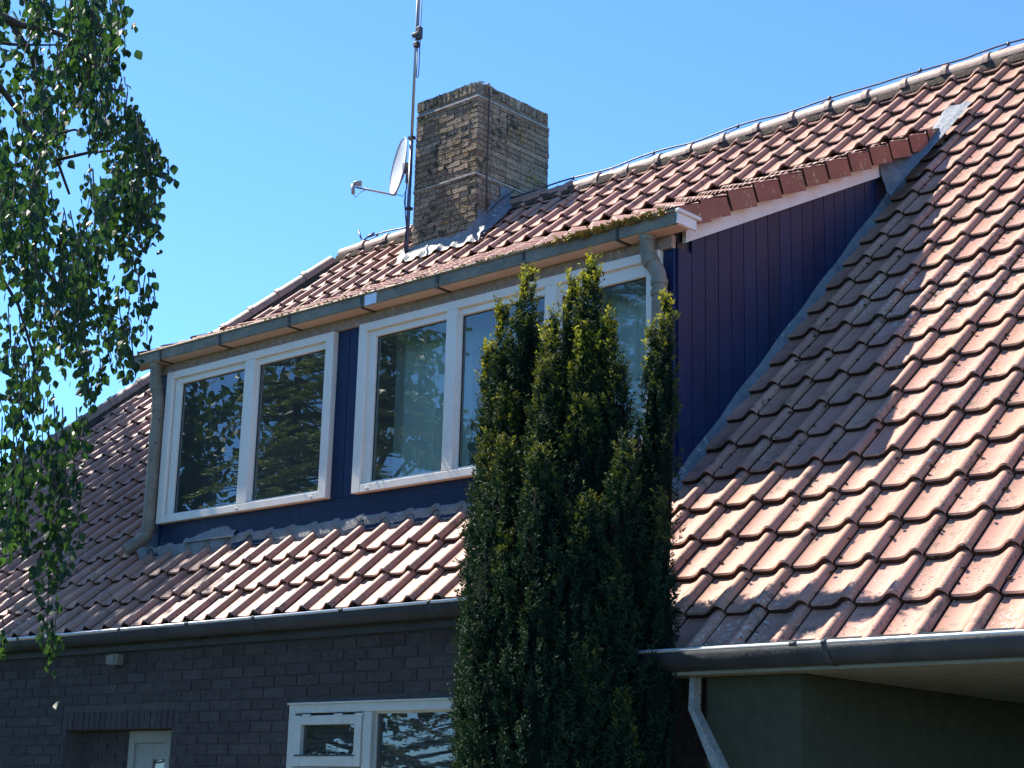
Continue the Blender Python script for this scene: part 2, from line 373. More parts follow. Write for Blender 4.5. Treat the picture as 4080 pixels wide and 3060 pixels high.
# hip caps run from the eaves up to the ridge end
A = Vector((hipx(.1), .1, .1*math.tan(TH)-.05)); B = Vector((HX+.05, RY, RIDGE_Z)); L = (B-A).length; d = (B-A).normalized()
n = int(L/.375)
ex = d.cross(Vector((0, 0, 1))).normalized(); ez = ex.cross(d)
for i in range(n):
    p = A+d*(i*.375+.03)
    mw = Matrix(((ex.x, d.x, ez.x, p.x), (ex.y, d.y, ez.y, p.y), (ex.z, d.z, ez.z, p.z), (0, 0, 0, 1)))
    link('hip_tile', random.choice(CAPS), main_roof, mw)
# mortar bedding under the caps
mb = MB()
def bed(a, b, off, seed):
    rr = random.Random(seed); n = 120; rows = [[], [], []]
    for i in range(n+1):
        p = a.lerp(b, i/n)
        rows[0].append(p+off*(.98+rr.uniform(-.12, .12))+Vector((0, 0, -.075))); rows[1].append(p+off*.88+Vector((0, 0, .0+rr.uniform(-.012, .008)))); rows[2].append(p+Vector((0, 0, .05)))
    mb.grid(rows)
bed(Vector((HX, RY, RIDGE_Z+.01)), Vector((8.3, RY, RIDGE_Z+.01)), Vector((0, -.105, -.02)), 4)
bed(A, B, Vector((.10, -.03, 0)), 5)
tag(mb.build('ridge_bedding', 'mortar_dark', main_roof, True))

# ------------------------------------------------------------------ dormer
DT = math.atan(.489); DC, DS = cos(DT), sin(DT)
def dz(y): return 2.146+.489*y                       # top of the dormer tile crests
DY0 = .76
dorm = MB()
dorm.box((XD0, YD+.02, .80), (XD0+.06, 4.0, 2.45)); dorm.box((XD1-.06, YD+.02, .80), (XD1-.005, 4.0, 2.45))
# cheek cores follow the roof pitch
for xa, xb in ((XD0, XD0+.06), (XD1-.06, XD1-.004)):
    dorm.box((xa, YD+.02, .6), (xb, YD+.05, 2.4))
    for xx in (xa, xb):
        dorm.poly([(xx, YD+.02, .75), (xx, 4.35, 4.1), (xx, 4.35, 4.15), (xx, YD+.02, 2.48)])
dorm.poly([(XD0-.18, .83, dz(.83)-.10), (XD1+.11, .83, dz(.83)-.10), (XD1+.11, 4.5, dz(4.5)-.10), (XD0-.18, 4.5, dz(4.5)-.10)])
dormer = dorm.build('dormer', 'black', house)
dormer['label'] = 'wide flat-fronted dormer with dark blue cladding'
# front panels
def part(name, a, b, m, parent=dormer, bevel=.004): return boxo(name, a, b, m, parent, bevel)
part('fascia_board', (XD0-.02, YD-.012, 2.346), (XD1+.0, YD+.03, 2.432), 'fascia')
part('soffit_board', (-1.53, .815, 2.426), (4.075, YD-.013, 2.436), 'soffit')
for x0, x1 in ((.884, 1.010), (1.014, 1.142)): part('cladding_board', (x0, YD+.008, 1.10), (x1, YD+.03, 2.345), 'navy')
part('corner_board', (XD0, YD+.006, .86), (-1.142, YD+.03, 2.345), 'navy')
part('corner_board', (3.858, YD+.006, .86), (XD1+.002, YD+.03, 2.345), 'navy')
part('sill_panel', (XD0+.001, YD+.014, .84), (XD1-.001, YD+.034, 1.104), 'navy')
# cheek boards on the right side
yb = YD+.034; i = 0
def barge_bot(y): return 2.440+.4885*(y-1.125)
while yb < 4.15:
    y0, y1 = yb, min(yb+.1345, 4.2); x0, x1 = XD1-.002, XD1+.016
    f = lambda y: y*math.tan(TH)+.02
    if barge_bot(y0)+.05 > f(y0):
        m = MB(); t0, t1 = min(barge_bot(y0)+.10, 2.40+.4885*(y0-.95)+.2), barge_bot(y1)+.10
        t0, t1 = (2.352, 2.352) if i == 0 else (barge_bot(y0)+.03, barge_bot(y1)+.03)
        vs = [(y0, f(y0)-.12), (y1, f(y1)-.12), (y1, t1), (y0, t0)]
        m.poly([(x1, y, z) for y, z in vs]); m.poly([(x0, y, z) for y, z in vs][::-1])
        for a in range(4):
            (ya, za), (yc, zc) = vs[a], vs[(a+1) % 4]; m.poly([(x0, ya, za), (x0, yc, zc), (x1, yc, zc), (x1, ya, za)])
        m.build('cladding_board', 'navy', dormer, bevel=.003)
    yb += .142; i += 1
# barge boards
def barge(x0, x1):
    m = MB(); pts = [(.995, barge_bot(.995)), (4.02, barge_bot(4.02)), (4.28, barge_bot(4.28)+.12), (4.28, barge_bot(4.28)+.22), (.995, barge_bot(.995)+.20)]
    pts = [(1.02, barge_bot(1.02)+.0), (3.92, barge_bot(3.92)), (4.12, 4.00), (4.12, barge_bot(4.12)+.2), (1.02, barge_bot(1.02)+.145)]
    m.poly([(x1, y, z) for y, z in pts]); m.poly([(x0, y, z) for y, z in pts][::-1])
    for a in range(5):
        (ya, za), (yc, zc) = pts[a], pts[(a+1) % 5]; m.poly([(x0, ya, za), (x0, yc, zc), (x1, yc, zc), (x1, ya, za)])
    return m
barge(XD1+.018, XD1+.045).build('barge_board', 'barge', dormer, bevel=.003)
barge(XD0-.045, XD0-.018).build('barge_board', 'barge', dormer, bevel=.003)

# dormer roof tiles
dr = MB(); dr.poly([(XD0-.15, .84, dz(.84)-.085), (XD1+.08, .84, dz(.84)-.085), (XD1+.08, 4.45, dz(4.45)-.085), (XD0-.15, 4.45, dz(4.45)-.085)])
dormer_roof = dr.build('dormer_roof', 'deck', house)
VX0, VX1 = -1.47, 4.06
NJ = 13; DYS = G*DC
vt = MB(); t = .016                                   # flange of a verge tile
def flange(s):
    m = MB(); hh = .128
    a = [(0, -hh), (.302, -hh-.022), (.302, -.030), (0, .004)]
    xa, xb = (0, t) if s > 0 else (-t, 0)
    m.poly([(xb, y, z) for y, z in a], 0); m.poly([(xa, y, z) for y, z in a][::-1], 0)
    for k in range(4):
        (ya, za), (yc, zc) = a[k], a[(k+1) % 4]; m.poly([(xa, ya, za), (xa, yc, zc), (xb, yc, zc), (xb, ya, za)], 1 if k in (3,) else 0)
    # the narrow top strip that joins flange and tile
    w = .10 if s > 0 else .05; xi, xo = (-w, t) if s > 0 else (-t, w)
    for zt in (.004,):
        m.poly([(xi, 0, zt-.012), (xo, 0, zt-.012), (xo, 0, zt), (xi, 0, zt)], 1); m.poly([(xi, 0, zt), (xo, 0, zt), (xo, .36, zt-.031), (xi, .36, zt-.031)], 0)
    return m
FL = {s: flange(s).mesh('verge_tile', ['verge', 'tile_nose']) for s in (1, -1)}
for j in range(NJ):
    y = DY0+j*DYS if j else .842; base = Matrix.Translation((0, y, dz(y))) @ rotx(DT)
    for c in range(-5, 17):
        x = c*W
        mw = Matrix.Translation((x+random.uniform(-.002, .002), 0, 0)) @ base @ Matrix.Translation((0, random.uniform(-.003, .003), random.uniform(-.002, .002))) @ Matrix.Rotation(random.gauss(0, .004), 4, 'Z')
        me = random.choice(TILES)
        if c == -5 and False: continue
        if CHX0 < x-.2 and x < CHX1 and y > CHY0: continue
        link('roof_tile', me, dormer_roof, mw)
    if j < NJ-1:
        for s, x in ((1, VX1-t), (-1, VX0+t)):
            link('verge_tile', FL[s], dormer_roof, Matrix.Translation((x, 0, 0)) @ base @ Matrix.Translation((0, random.uniform(-.003, .003), random.uniform(-.003, .002))) @ Matrix.Rotation(random.gauss(0, .008), 4, 'Y'))

# dormer gutter
gu = MB()
gu.box((-1.545, .803, 2.430), (4.072, .813, 2.512)); gu.box((-1.545, .813, 2.437), (4.072, .945, 2.442)); gu.box((-1.545, .803, 2.43), (-1.535, .95, 2.512))
gut = gu.build('dormer_gutter', 'zinc', house, bevel=.002)
m = MB(); m.tube([(-1.55, .80, 2.515), (4.08, .80, 2.519)], .0095, 8); m.build('lip', 'zinc', gut, True)
m = MB(); m.box((4.072, .797, 2.432), (4.084, .99, 2.500)); m.build('end_plate', 'barge', gut, bevel=.003)
m = MB(); m.box((4.068, .790, 2.500), (4.100, 1.02, 2.524)); m.build('end_moulding', 'barge', gut, bevel=.004)
for x in (-1.10, -.334, .493, 1.283, 2.044, 2.834, 3.614):
    m = MB(); m.box((x-.011, .797, 2.424), (x+.011, .803, 2.524))
    a = Vector((x, .80, 2.424)); b = Vector((x+.0, .940, 2.4235)); m.box((x-.011, .797, 2.419), (x+.011, .938, 2.4255))
    m.build('gutter_bracket', 'iron', gut)
m = MB(); m.box((1.32, .800, 2.428), (1.44, .8025, 2.516)); m.build('gutter_joint', 'zinc_lip', gut)
def pipe(name, pts, r, mname, parent, collars):
    out = []; P = [Vector(p) for p in pts]
    for i, p in enumerate(P):                          # round the bends
        if 0 < i < len(P)-1:
            a = (P[i-1]-p); b = (P[i+1]-p); k = min(.05, a.length*.45, b.length*.45)
            for tt in (0, .25, .5, .75, 1):
                q0 = p+a.normalized()*k; q1 = p+b.normalized()*k; out.append(q0*(1-tt)**2+p*2*tt*(1-tt)+q1*tt*tt)
        else: out.append(p)
    m = MB(); m.tube(out, r, 16); o = m.build(name, mname, parent, True)
    for q0, q1 in collars:
        c = MB(); c.tube([q0, q1], r+.006, 16); c.build('pipe_collar', mname, o, True).data.set_sharp_from_angle(angle=math.radians(40))
    o.data.set_sharp_from_angle(angle=math.radians(50)); return o
pipe('downpipe', [(3.80, .865, 2.44), (3.80, .865, 2.30), (3.882, .88, 2.17), (3.882, .88, .80)], .048, 'zinc', house,
     [((3.80, .865, 2.425), (3.80, .865, 2.395)), ((3.81, .866, 2.285), (3.835, .871, 2.245)), ((3.882, .88, 2.13), (3.882, .88, 2.10)), ((3.882, .88, 2.06), (3.882, .88, 2.03)), ((3.882, .88, 1.3), (3.882, .88, 1.26))])
pipe('downpipe', [(-1.225, .865, 2.44), (-1.225, .865, 2.30), (-1.19, .885, 2.12), (-1.19, .885, 1.02), (-1.27, .74, .88)], .05, 'zinc', house,
     [((-1.225, .865, 2.425), (-1.225, .865, 2.39)), ((-1.215, .87, 2.25), (-1.206, .876, 2.2)), ((-1.19, .885, 2.06), (-1.19, .885, 2.02)), ((-1.19, .885, 1.1), (-1.19, .885, 1.05))])

# ------------------------------------------------------------------ windows of the dormer
def ring(mb, x0, x1, z0, z1, w, y0, y1, wb=None):
    wb = wb or w
    mb.box((x0, y0, z0), (x0+w, y1, z1)); mb.box((x1-w, y0, z0), (x1, y1, z1))
    mb.box((x0+w, y0+.0006, z0), (x1-w, y1, z0+wb)); mb.box((x0+w, y0+.0006, z1-w), (x1-w, y1, z1))
def pane(x0, x1, z0, z1, y, parent, m='glass'):
    mb = MB(); mb.poly([(x0, y, z0), (x1, y, z0), (x1, y, z1), (x0, y, z1)]); return mb.build('pane', m, parent)
def dormer_window(x0, x1, panes, mulls, label):
    z0, z1 = 1.106, 2.345
    e = empty('dormer_window', (x0, YD, z0), label, 'window'); 
    del e['category']; e.parent = house; e.matrix_parent_inverse = WM['house'].inverted()
    m = MB(); y0, y1 = .912, 1.0
    m.box((x0, y0, z0), (x0+.085, y1, z1)); m.box((x1-.085, y0, z0), (x1, y1, z1))
    m.box((x0+.085, y0+.0005, z0), (x1-.085, y1, z0+.055)); m.box((x0+.085, y0+.0005, z1-.06), (x1-.085, y1, z1))
    for a, b in mulls: m.box((a+.02, y0+.001, z0+.055), (b-.02, y1, z1-.06))
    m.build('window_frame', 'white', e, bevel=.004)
    for a, b, c, d in panes:
        m = MB(); ya, yb = .937, .985; zb = 1.161
        xa, xb = a-.075, b+.075
        m.box((xa, ya, 1.158), (a, yb, 2.288)); m.box((b, ya, 1.158), (xb, yb, 2.288))
        m.box((a, ya, 1.158), (b, yb, c)); m.box((a, ya, d), (b, yb, 2.288))
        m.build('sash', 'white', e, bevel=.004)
        m = MB(); ring(m, a-.004, b+.004, c-.004, d+.004, .008, .958, .966); m.build('glazing_gasket', 'black', e)
        pane(a, b, c, d, .962, e)
        m = MB(); ring(m, a-.001, b+.001, c-.001, d+.001, .012, .972, .98); m.build('pane_spacer', 'galv', e)
    for xx in np.linspace(x0+.16, x1-.16, 3):
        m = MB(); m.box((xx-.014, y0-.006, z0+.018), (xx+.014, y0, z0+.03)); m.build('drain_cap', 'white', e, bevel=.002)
    return e
dormer_window(-1.137, .878, [(-.966, -.158, 1.178, 2.236), (.000, .800, 1.178, 2.236)], [(-.158, 0.0)], 'white two-pane window at the left end of the dormer')
dormer_window(1.150, 3.850, [(1.308, 2.014, 1.180, 2.236), (2.152, 2.905, 1.180, 2.236), (3.045, 3.735, 1.205, 2.20)], [(2.014, 2.152), (2.905, 3.04)], 'white three-pane window in the right part of the dormer')
# the room behind
rm = MB()
x0, x1, y0, y1, z0, z1 = XD0+.065, XD1-.065, 1.002, 3.3, 1.02, 2.40
rm.poly([(x0, y0, z0), (x1, y0, z0), (x1, y1, z0), (x0, y1, z0)]); rm.poly([(x0, y1, z0), (x1, y1, z0), (x1, y1, z1), (x0, y1, z1)])
rm.poly([(x0, y0, z0), (x0, y1, z0), (x0, y1, z1), (x0, y0, z1)]); rm.poly([(x1, y0, z0), (x1, y1, z0), (x1, y1, z1), (x1, y0, z1)]); rm.poly([(x0, y0, z1), (x1, y0, z1), (x1, y1, z1), (x0, y1, z1)])
rm.build('dormer_room', 'room', house)
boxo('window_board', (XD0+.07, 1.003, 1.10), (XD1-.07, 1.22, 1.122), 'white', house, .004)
def curtain(xa, xb, label, seed):
    rr = random.Random(seed); n = int((xb-xa)/.008); ph = 0; rows = [[], []]; 
    for i in range(n+1):
        ph += rr.uniform(.25, .75); y = 1.245+.028*sin(ph*.55); x = xa+(xb-xa)*i/n
        rows[0].append((x, y, 1.03)); rows[1].append((x, y, 2.33))
    m = MB(); m.grid(rows); e = empty('curtain', ((xa+xb)/2, 1.255, 1.03), label, 'curtain')
    m.build('cloth', 'curtain', e, True)
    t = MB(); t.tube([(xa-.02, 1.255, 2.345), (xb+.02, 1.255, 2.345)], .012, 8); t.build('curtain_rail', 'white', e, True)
curtain(1.20, 2.52, 'pale green curtain behind the left pane of the three-pane window', 3)
curtain(2.62, 3.80, 'pale green curtain behind the right panes of the three-pane window', 5)
def houseplant():
    e = empty('houseplant', (2.10, 1.10, 1.122), 'round-leaved houseplant on the sill behind the middle dormer pane', 'plant')
    m = MB(); m.tube([(2.10, 1.10, 1.123), (2.10, 1.10, 1.20)], [.045, .06], 14); m.build('pot', 'pot', e, True)
    m = MB(); tips = [(2.17, 1.06, 1.50), (2.22, 1.08, 1.41), (2.26, 1.07, 1.44), (2.20, 1.05, 1.34), (2.14, 1.12, 1.38), (2.25, 1.12, 1.33), (2.19, 1.10, 1.27), (2.3, 1.06, 1.38)]
    for tp in tips: m.tube([(2.10, 1.10, 1.19), ((2.10+tp[0])/2, 1.10, tp[2]-.06), tp], .0035, 5)
    m.build('stem', 'twig', e)
    for tp in tips:
        m = MB(); a = random.uniform(-.5, .5); ex = Vector((cos(a), sin(a), 0)); ez = Vector((-.2*sin(a), .2, 1)).normalized()
        c = Vector(tp); ring_ = [c+ex*.045*cos(q)+ez*.045*sin(q)+ex.cross(ez)*.004*cos(2*q) for q in np.linspace(0, 2*pi, 13)[:-1]]
        for q in range(12): m.poly([c+ex.cross(ez)*.008, ring_[q], ring_[(q+1) % 12]])
        m.build('leaf', 'plant', e, True)
houseplant()

# ------------------------------------------------------------------ lead flashings
def rollh(x): # crest profile of the main tiles at x (nose level)
    q = ((x+.203) % W)-.203
    return float(np.interp(q, [p[0] for p in PROF], [p[1] for p in PROF]))
mb = MB(); rows = [[] for _ in range(6)]; rr = random.Random(2)
xs = np.arange(XD0-.12, XD1+.05, .012); wob = 0
for x in xs:
    wob = wob*.93+rr.gauss(0, .004); h = rollh(x); front = 3.95+wob*.8-.04*max(0, sin(x*2.1))**3+h*2.3
    f = lambda r, k: rp(x, r, h*k-.105*G*(r-3)+.010+(1-k)*.004)
    rows[0].append(rp(x, front, h-.105*G*(front-3)-.006)); rows[1].append(f(front, 1)+Vector((0, 0, .004))); rows[2].append(f(front+.05, .9)+Vector((0, 0, .006)))
    rows[3].append(Vector((x, YD-.008, .922+.5*h+.022))); rows[4].append(Vector((x, YD+.003, .934+.45*h+.018+wob*.2))); rows[5].append(Vector((x, YD+.0135, .943+.4*h+.016+wob*.4)))
mb.grid(rows); mb.build('lead_apron', 'lead', dormer, True)
# torn flap near the left end
mb = MB(); rows = [[], [], []]
for i in range(22):
    t_ = i/21; x = -.78+.62*t_; top = .965+.055*math.sin(t_*2.2)**2*(1 if t_ < .86 else .3)+rr.uniform(-.006, .006)
    rows[0].append((x, YD-.018, .925)); rows[1].append((x, YD-.012+rr.uniform(-.004, .002), (top+.925)/2)); rows[2].append((x, YD+.008, top))
mb.grid(rows); mb.build('lead_flap', 'lead', dormer, True)
# along the right cheek
mb = MB(); rows = [[] for _ in range(4)]
for i in range(160):
    r = 3.7+i*.088; y = r*G*CT; rr2 = rr.uniform(-.008, .008)
    if y > 4.1: break
    stp = -.0845*G*((r) % 1)
    rows[0].append(rp(XD1+.040+rr2*.6, r, -.055+stp)); rows[1].append(rp(XD1+.034+rr2*.5, r, -.040+rr2*.4+stp)); rows[2].append(rp(XD1+.024, r, -.025)); rows[3].append(rp(XD1+.019, r, -.004+.005*sin(r*3)))
mb.grid(rows); mb.build('lead_soaker', 'lead_dark', dormer, True)
# lead at the top where the dormer roof dies into the main slope
mb = MB(); rows = []
for i in range(15):
    t_ = i/14; row = []
    for k in range(9):
        s = k/8
        y = 3.42+1.14*t_; 
        zt = min(dz(y)-.09, 9); zb = y*math.tan(TH)+.035
        xx = XD1+.03+(.10+.13*t_)*s
        z = (zb+.02+max(0, zt-zb-.02)*(1-s)**1.5*(1 if t_ < .75 else .9)) + rr.uniform(-.008, .008)
        row.append((xx+rr.uniform(-.006, .006), y+rr.uniform(-.01, .01), max(z, zb)))
    rows.append(row)
mb.grid(rows); mb.build('lead_valley', 'lead_dark', dormer, True)

# ------------------------------------------------------------------ eaves gutters
def round_gutter(name, xa, xb, y, z, r, brackets, joints):
    m = MB(); rows = []
    for x in (xa, xb):
        rows.append([(x, y+r*cos(a), z+r*1.0*sin(a)) for a in np.linspace(pi, 2*pi, 13)] )
    m.grid(rows); o = m.build(name, 'zinc_dark', house, True)
    s = o.modifiers.new('thick', 'SOLIDIFY'); s.thickness = .004
    for x in (xa, xb):
        e = MB(); e.poly([(x, y, z)]+[(x, y+r*cos(a), z+r*sin(a)) for a in np.linspace(pi, 2*pi, 13)]); e.build('gutter_end', 'zinc_dark', o)
    m = MB(); m.tube([(xa, y-r, z+.002), (xb, y-r, z+.002)], .009, 8); m.build('lip', 'zinc_lip', o, True)
    for x in brackets:
        m = MB(); rows = []
        for xx in (x-.014, x+.014): rows.append([(xx, y+(r+.004)*cos(a), z+(r+.004)*sin(a)) for a in np.linspace(pi-.15, 2*pi, 12)])
        m.grid(rows); m.tube([(x-.014, y-r, z+.003), (x+.014, y-r, z+.003)], .012, 8)
        m.build('gutter_bracket', 'zinc_dark', o, True)
    for x in joints:
        m = MB(); m.tube([(x-.01, y-r, z+.002), (x+.03, y-r, z+.002)], .0115, 8); m.build('lip_joint', 'zinc_dark', o, True)
    return o
round_gutter('eaves_gutter', -7.9, 4.42, .155, .150, .082, (-.285, 1.2, 2.813, -1.6), (.485, 2.037, -2.4))
round_gutter('eaves_gutter', 4.66, 8.35, -.305, -.262, .092, (5.77, 7.2), (5.60,))
# eaves board + soffit of the left eaves
boxo('eaves_board', (-7.4, .236, .02), (4.45, .268, .13), 'zinc_dark', house)
# ------------------------------------------------------------------ brick wall
WY = .27
BL, BJ, BH = .208, .012, .060; CH = .072
holes = [(-1.16, .14, -3, -.53), (1.384, 3.32, -1.95, -.398)]
wl = MB()
def backing(x0, x1, z0, z1): wl.box((x0, WY+.008, z0), (x1, WY+.2, z1))
backing(-7.3, -1.16, -2.6, .10); backing(-1.16, .14, -.53, .10); backing(.14, 1.384, -2.6, .10); backing(1.384, 3.32, -.398, .10); backing(1.384, 3.32, -2.6, -1.95); backing(3.32, 4.95, -2.6, .10)
brick_wall = wl.build('brick_wall', 'mortar_w', house)
def brick_mesh(l, h, d, mname, seed, j=.0018):
    rr = random.Random(seed); m = MB(); m.box((0, 0, 0), (l, d, h))
    m.v = [(x+rr.uniform(-j, j), y+rr.uniform(-j, j), z+rr.uniform(-j, j)) for x, y, z in m.v]
    return m.mesh('brick', mname)
BM = {}
def bmesh_of(l, h, d, mname):
    k = (round(l, 3), h, d, mname)
    if k not in BM: BM[k] = [brick_mesh(l, h, d, mname, s) for s in range(4)]
    return random.choice(BM[k])
bricks = []
SOLD = (-1.20, .16, -.53, -.398)                      # flat arch of upright bricks over the entrance
ncourse = 38
for i in range(ncourse):
    z = .085-(i+1)*CH
    if z < -2.6: break
    x = -3.4-(BL+BJ)/2*(i % 2)
    while x < 4.9:
        segs = [(x, x+BL)]
        for hx0, hx1, hz0, hz1 in holes+[SOLD]:
            ns = []
            for a, b in segs:
                if z+BH > hz0+.004 and z < hz1-.004 and b > hx0-.004 and a < hx1+.004:
                    if a < hx0-.03: ns.append((a, hx0-.006))
                    if b > hx1+.03: ns.append((hx1+.006, b))
                else: ns.append((a, b))
            segs = ns
        for a, b in segs:
            a = max(a, -3.4); b = min(b, 4.94)
            if b-a < .02: continue
            for hx0, hx1, hz0, hz1 in holes:
                pass
            u, v, d = pix((a, WY, z)); vis = -150 < u < 1900 and v < 3150
            l = round((b-a)*50)/50 if b-a < BL-.001 else BL
            bricks.append(((1 if vis else 0)/d**2, Matrix.Translation((a, WY+random.uniform(-.003, .002), z)), bmesh_of(min(l, b-a), BH, .03, 'brick_w')))
        x += BL+BJ
x = SOLD[0]+.006
while x < SOLD[1]-.05:
    bricks.append((1, Matrix.Translation((x, WY+random.uniform(-.003, .002), SOLD[2]+.005)), bmesh_of(.056, SOLD[3]-SOLD[2]-.012, .03, 'brick_w'))); x += .056+.012
bricks.sort(key=lambda t_: -t_[0])
for s, mw, me in bricks[:300]: link('brick', me, brick_wall, mw)
join_tiles('brickwork', [(mw, me) for s, mw, me in bricks[300:]], brick_wall, ('brick_w',)).data.polygons.foreach_set('use_smooth', [False]*sum(len(me.polygons) for s, mw, me in bricks[300:]))
# other outer walls, kept plain: they face away from the view
ow = MB(); ow.box((-7.3, WY+.2, -2.6), (-7.1, 10.4, .1)); ow.box((-7.3, 10.4, -2.6), (8.0, 10.6, .1)); ow.box((7.8, 3.4, -2.6), (8.0, 10.4, .1)); ow.box((5.45, 3.2, -2.6), (8.0, 3.4, -.36))
ow.build('rear_wall', 'mortar_w', house)
# shallow entrance niche with a brick back
m = MB(); m.box((-1.16, .438, -2.6), (-.53, .55, -.53)); m.box((-.02, .438, -2.6), (.14, .55, -.53)); m.box((-1.16, WY+.2, -.53), (.14, .55, -.50)); niche = m.build('entrance_niche', 'mortar_w', house)
for i in range(10):
    z = -.53-(i+1)*CH; x = -1.155-(BL+BJ)/2*(i % 2)
    while x < -.55:
        xa, xb = max(x, -1.155), min(x+BL, -.545)
        if xb-xa > .03: link('brick', bmesh_of(round(xb-xa, 3), BH, .03, 'brick_w'), niche, Matrix.Translation((xa, .43+random.uniform(-.003, .002), z)))
        x += BL+BJ
d_ = empty('entrance_door', (-.28, .41, -2.6), 'pale painted door in the shallow wall niche', 'door'); del d_['category']; d_.parent = house; d_.matrix_parent_inverse = WM['house'].inverted()
m = MB(); m.box((-.53, .40, -2.6), (-.46, .47, -.534)); m.box((-.09, .40, -2.6), (-.03, .47, -.534)); m.box((-.46, .40, -.62), (-.09, .47, -.534)); m.build('door_frame', 'door_shaded', d_, bevel=.004)
m = MB(); m.box((-.46, .415, -2.6), (-.25, .46, -.621)); m.box((-.25, .415, -.735), (-.09, .46, -.621)); m.build('door_leaf', 'door_shaded', d_, bevel=.004)
pane(-.25, -.09, -1.6, -.735, .43, d_, 'glass_old')
boxo('door_backing', (-.46, .475, -2.6), (-.09, .48, -.6), 'black', d_)
# ground floor window
gw = empty('ground_floor_window', (2.3, .30, -1.95), 'old white wooden window with a small vent sash below the left gutter', 'window'); del gw['category']; gw.parent = house; gw.matrix_parent_inverse = WM['house'].inverted()
m = MB(); yy0, yy1 = .262, .345
m.box((1.384, yy0, -1.95), (1.448, yy1, -.398)); m.box((3.26, yy0, -1.95), (3.32, yy1, -.398)); m.box((1.448, yy0+.0006, -.455), (3.26, yy1, -.398)); m.box((1.448, yy0+.0006, -1.95), (3.26, yy1, -1.88)); m.box((2.083, yy0+.001, -1.88), (2.160, yy1, -.455)); m.box((1.448, yy0+.0015, -.835), (2.083, yy1, -.790))
m.build('window_frame', 'frame_old', gw, bevel=.005)
m = MB(); m.box((1.376, yy0-.012, -.400), (3.33, yy0+.03, -.388)); m.build('drip_strip', 'frame_old', gw, bevel=.002)
m = MB()
m.box((1.453, .254, -.785), (1.515, .30, -.470)); m.box((2.016, .254, -.785), (2.078, .30, -.470)); m.box((1.515, .2545, -.528), (2.016, .30, -.470)); m.box((1.515, .2545, -.785), (2.016, .30, -.712))
m.build('vent_sash', 'frame_old', gw, bevel=.005)
for xa in (1.53, 1.83, 2.02):
    m = MB(); m.box((xa, .248, -.480), (xa+.075, .26, -.462)); m.build('hinge', 'frame_old', gw, bevel=.003)
m = MB(); m.box((1.47, .250, -.722), (2.03, .256, -.712)); m.build('weather_bar', 'zinc_dark', gw)
pane(1.515, 2.016, -.712, -.528, .285, gw, 'glass_old'); pane(2.16, 3.26, -1.88, -.455, .315, gw, 'glass_old'); pane(1.448, 2.083, -1.88, -.835, .315, gw, 'glass_old')
m = MB(); ring(m, 2.155, 3.262, -1.885, -.452, .014, .30, .313); m.build('glazing_bead', 'frame_old', gw)
rm2 = MB(); rm2.box((1.3, .95, -2.0), (3.4, 1.0, -.3)); rm2.box((1.3, .47, -2.0), (1.36, .95, -.3)); rm2.box((3.34, .47, -2), (3.4, .95, -.3)); rm2.build('ground_floor_room', 'black', house)
bl = empty('venetian_blind', (2.35, .40, -1.9), 'dark slatted blind behind the ground floor window', 'blind')
for i in range(46):
    z = -.47-i*.030; m = MB(); T = Matrix.Translation((0, .40, z)) @ rotx(math.radians(38)); m.box((1.47, -.014, -.0008), (3.25, .014, .0008), T=T); m.build('slat', 'blind', bl)
m = MB(); m.box((1.47, .385, -.465), (3.25, .415, -.445)); m.build('head_rail', 'blind', bl)
# small box on the wall
sb = empty('wall_box', (-.53, WY, -.04), 'small beige alarm box fixed to the brick wall', 'alarm box')
boxo('housing', (-.600, .205, -.078), (-.478, .268, .004), 'box', sb, .008); boxo('cover_lip', (-.606, .198, -.070), (-.515, .204, -.004), 'box', sb, .003); boxo('bracket', (-.575, .225, -.096), (-.52, .268, -.079), 'zinc_dark', sb)

# ------------------------------------------------------------------ porch on the right
pw = MB(); pw.box((4.97, -.17, -2.6), (5.50, .26, -.372)); pw.box((5.30, .26, -2.6), (5.499, 3.2, -.372)); pw.build('porch_wall', 'stucco', house)
for i in range(20):
    ya = -.30+i*.17; boxo('soffit_plank', (4.60 if ya < -.2 else 5.505, ya, -.370), (8.3, ya+.160, -.352), 'ceil_board', house, .002)
boxo('eaves_fascia', (4.58, -.212, -.36), (8.35, -.190, -.22), 'ceil_board', house)
m = MB(); a = Vector((4.935, -.24, -.365)); b = Vector((4.97, -.30, -.53)); c_ = Vector((5.30, -.42, -.98)); d2 = Vector((5.75, -.50, -1.55))
def plank(mb, pts, w, t_):
    rows = [[], [], [], [], []]
    for p, ww in pts:
        rows[0].append(p+Vector((-ww, 0, 0))); rows[1].append(p+Vector((ww, 0, 0))); rows[2].append(p+Vector((ww, t_, 0))); rows[3].append(p+Vector((-ww, t_, 0))); rows[4].append(p+Vector((-ww, 0, 0)))
    mb.grid(rows)
plank(m, [(a, .013), (b, .015), (c_, .038), (d2, .042)], .03, .06)
m.build('slanted_strip', 'strip_pale', house)  # pale slanted strip of unknown kind, built as a bent plank

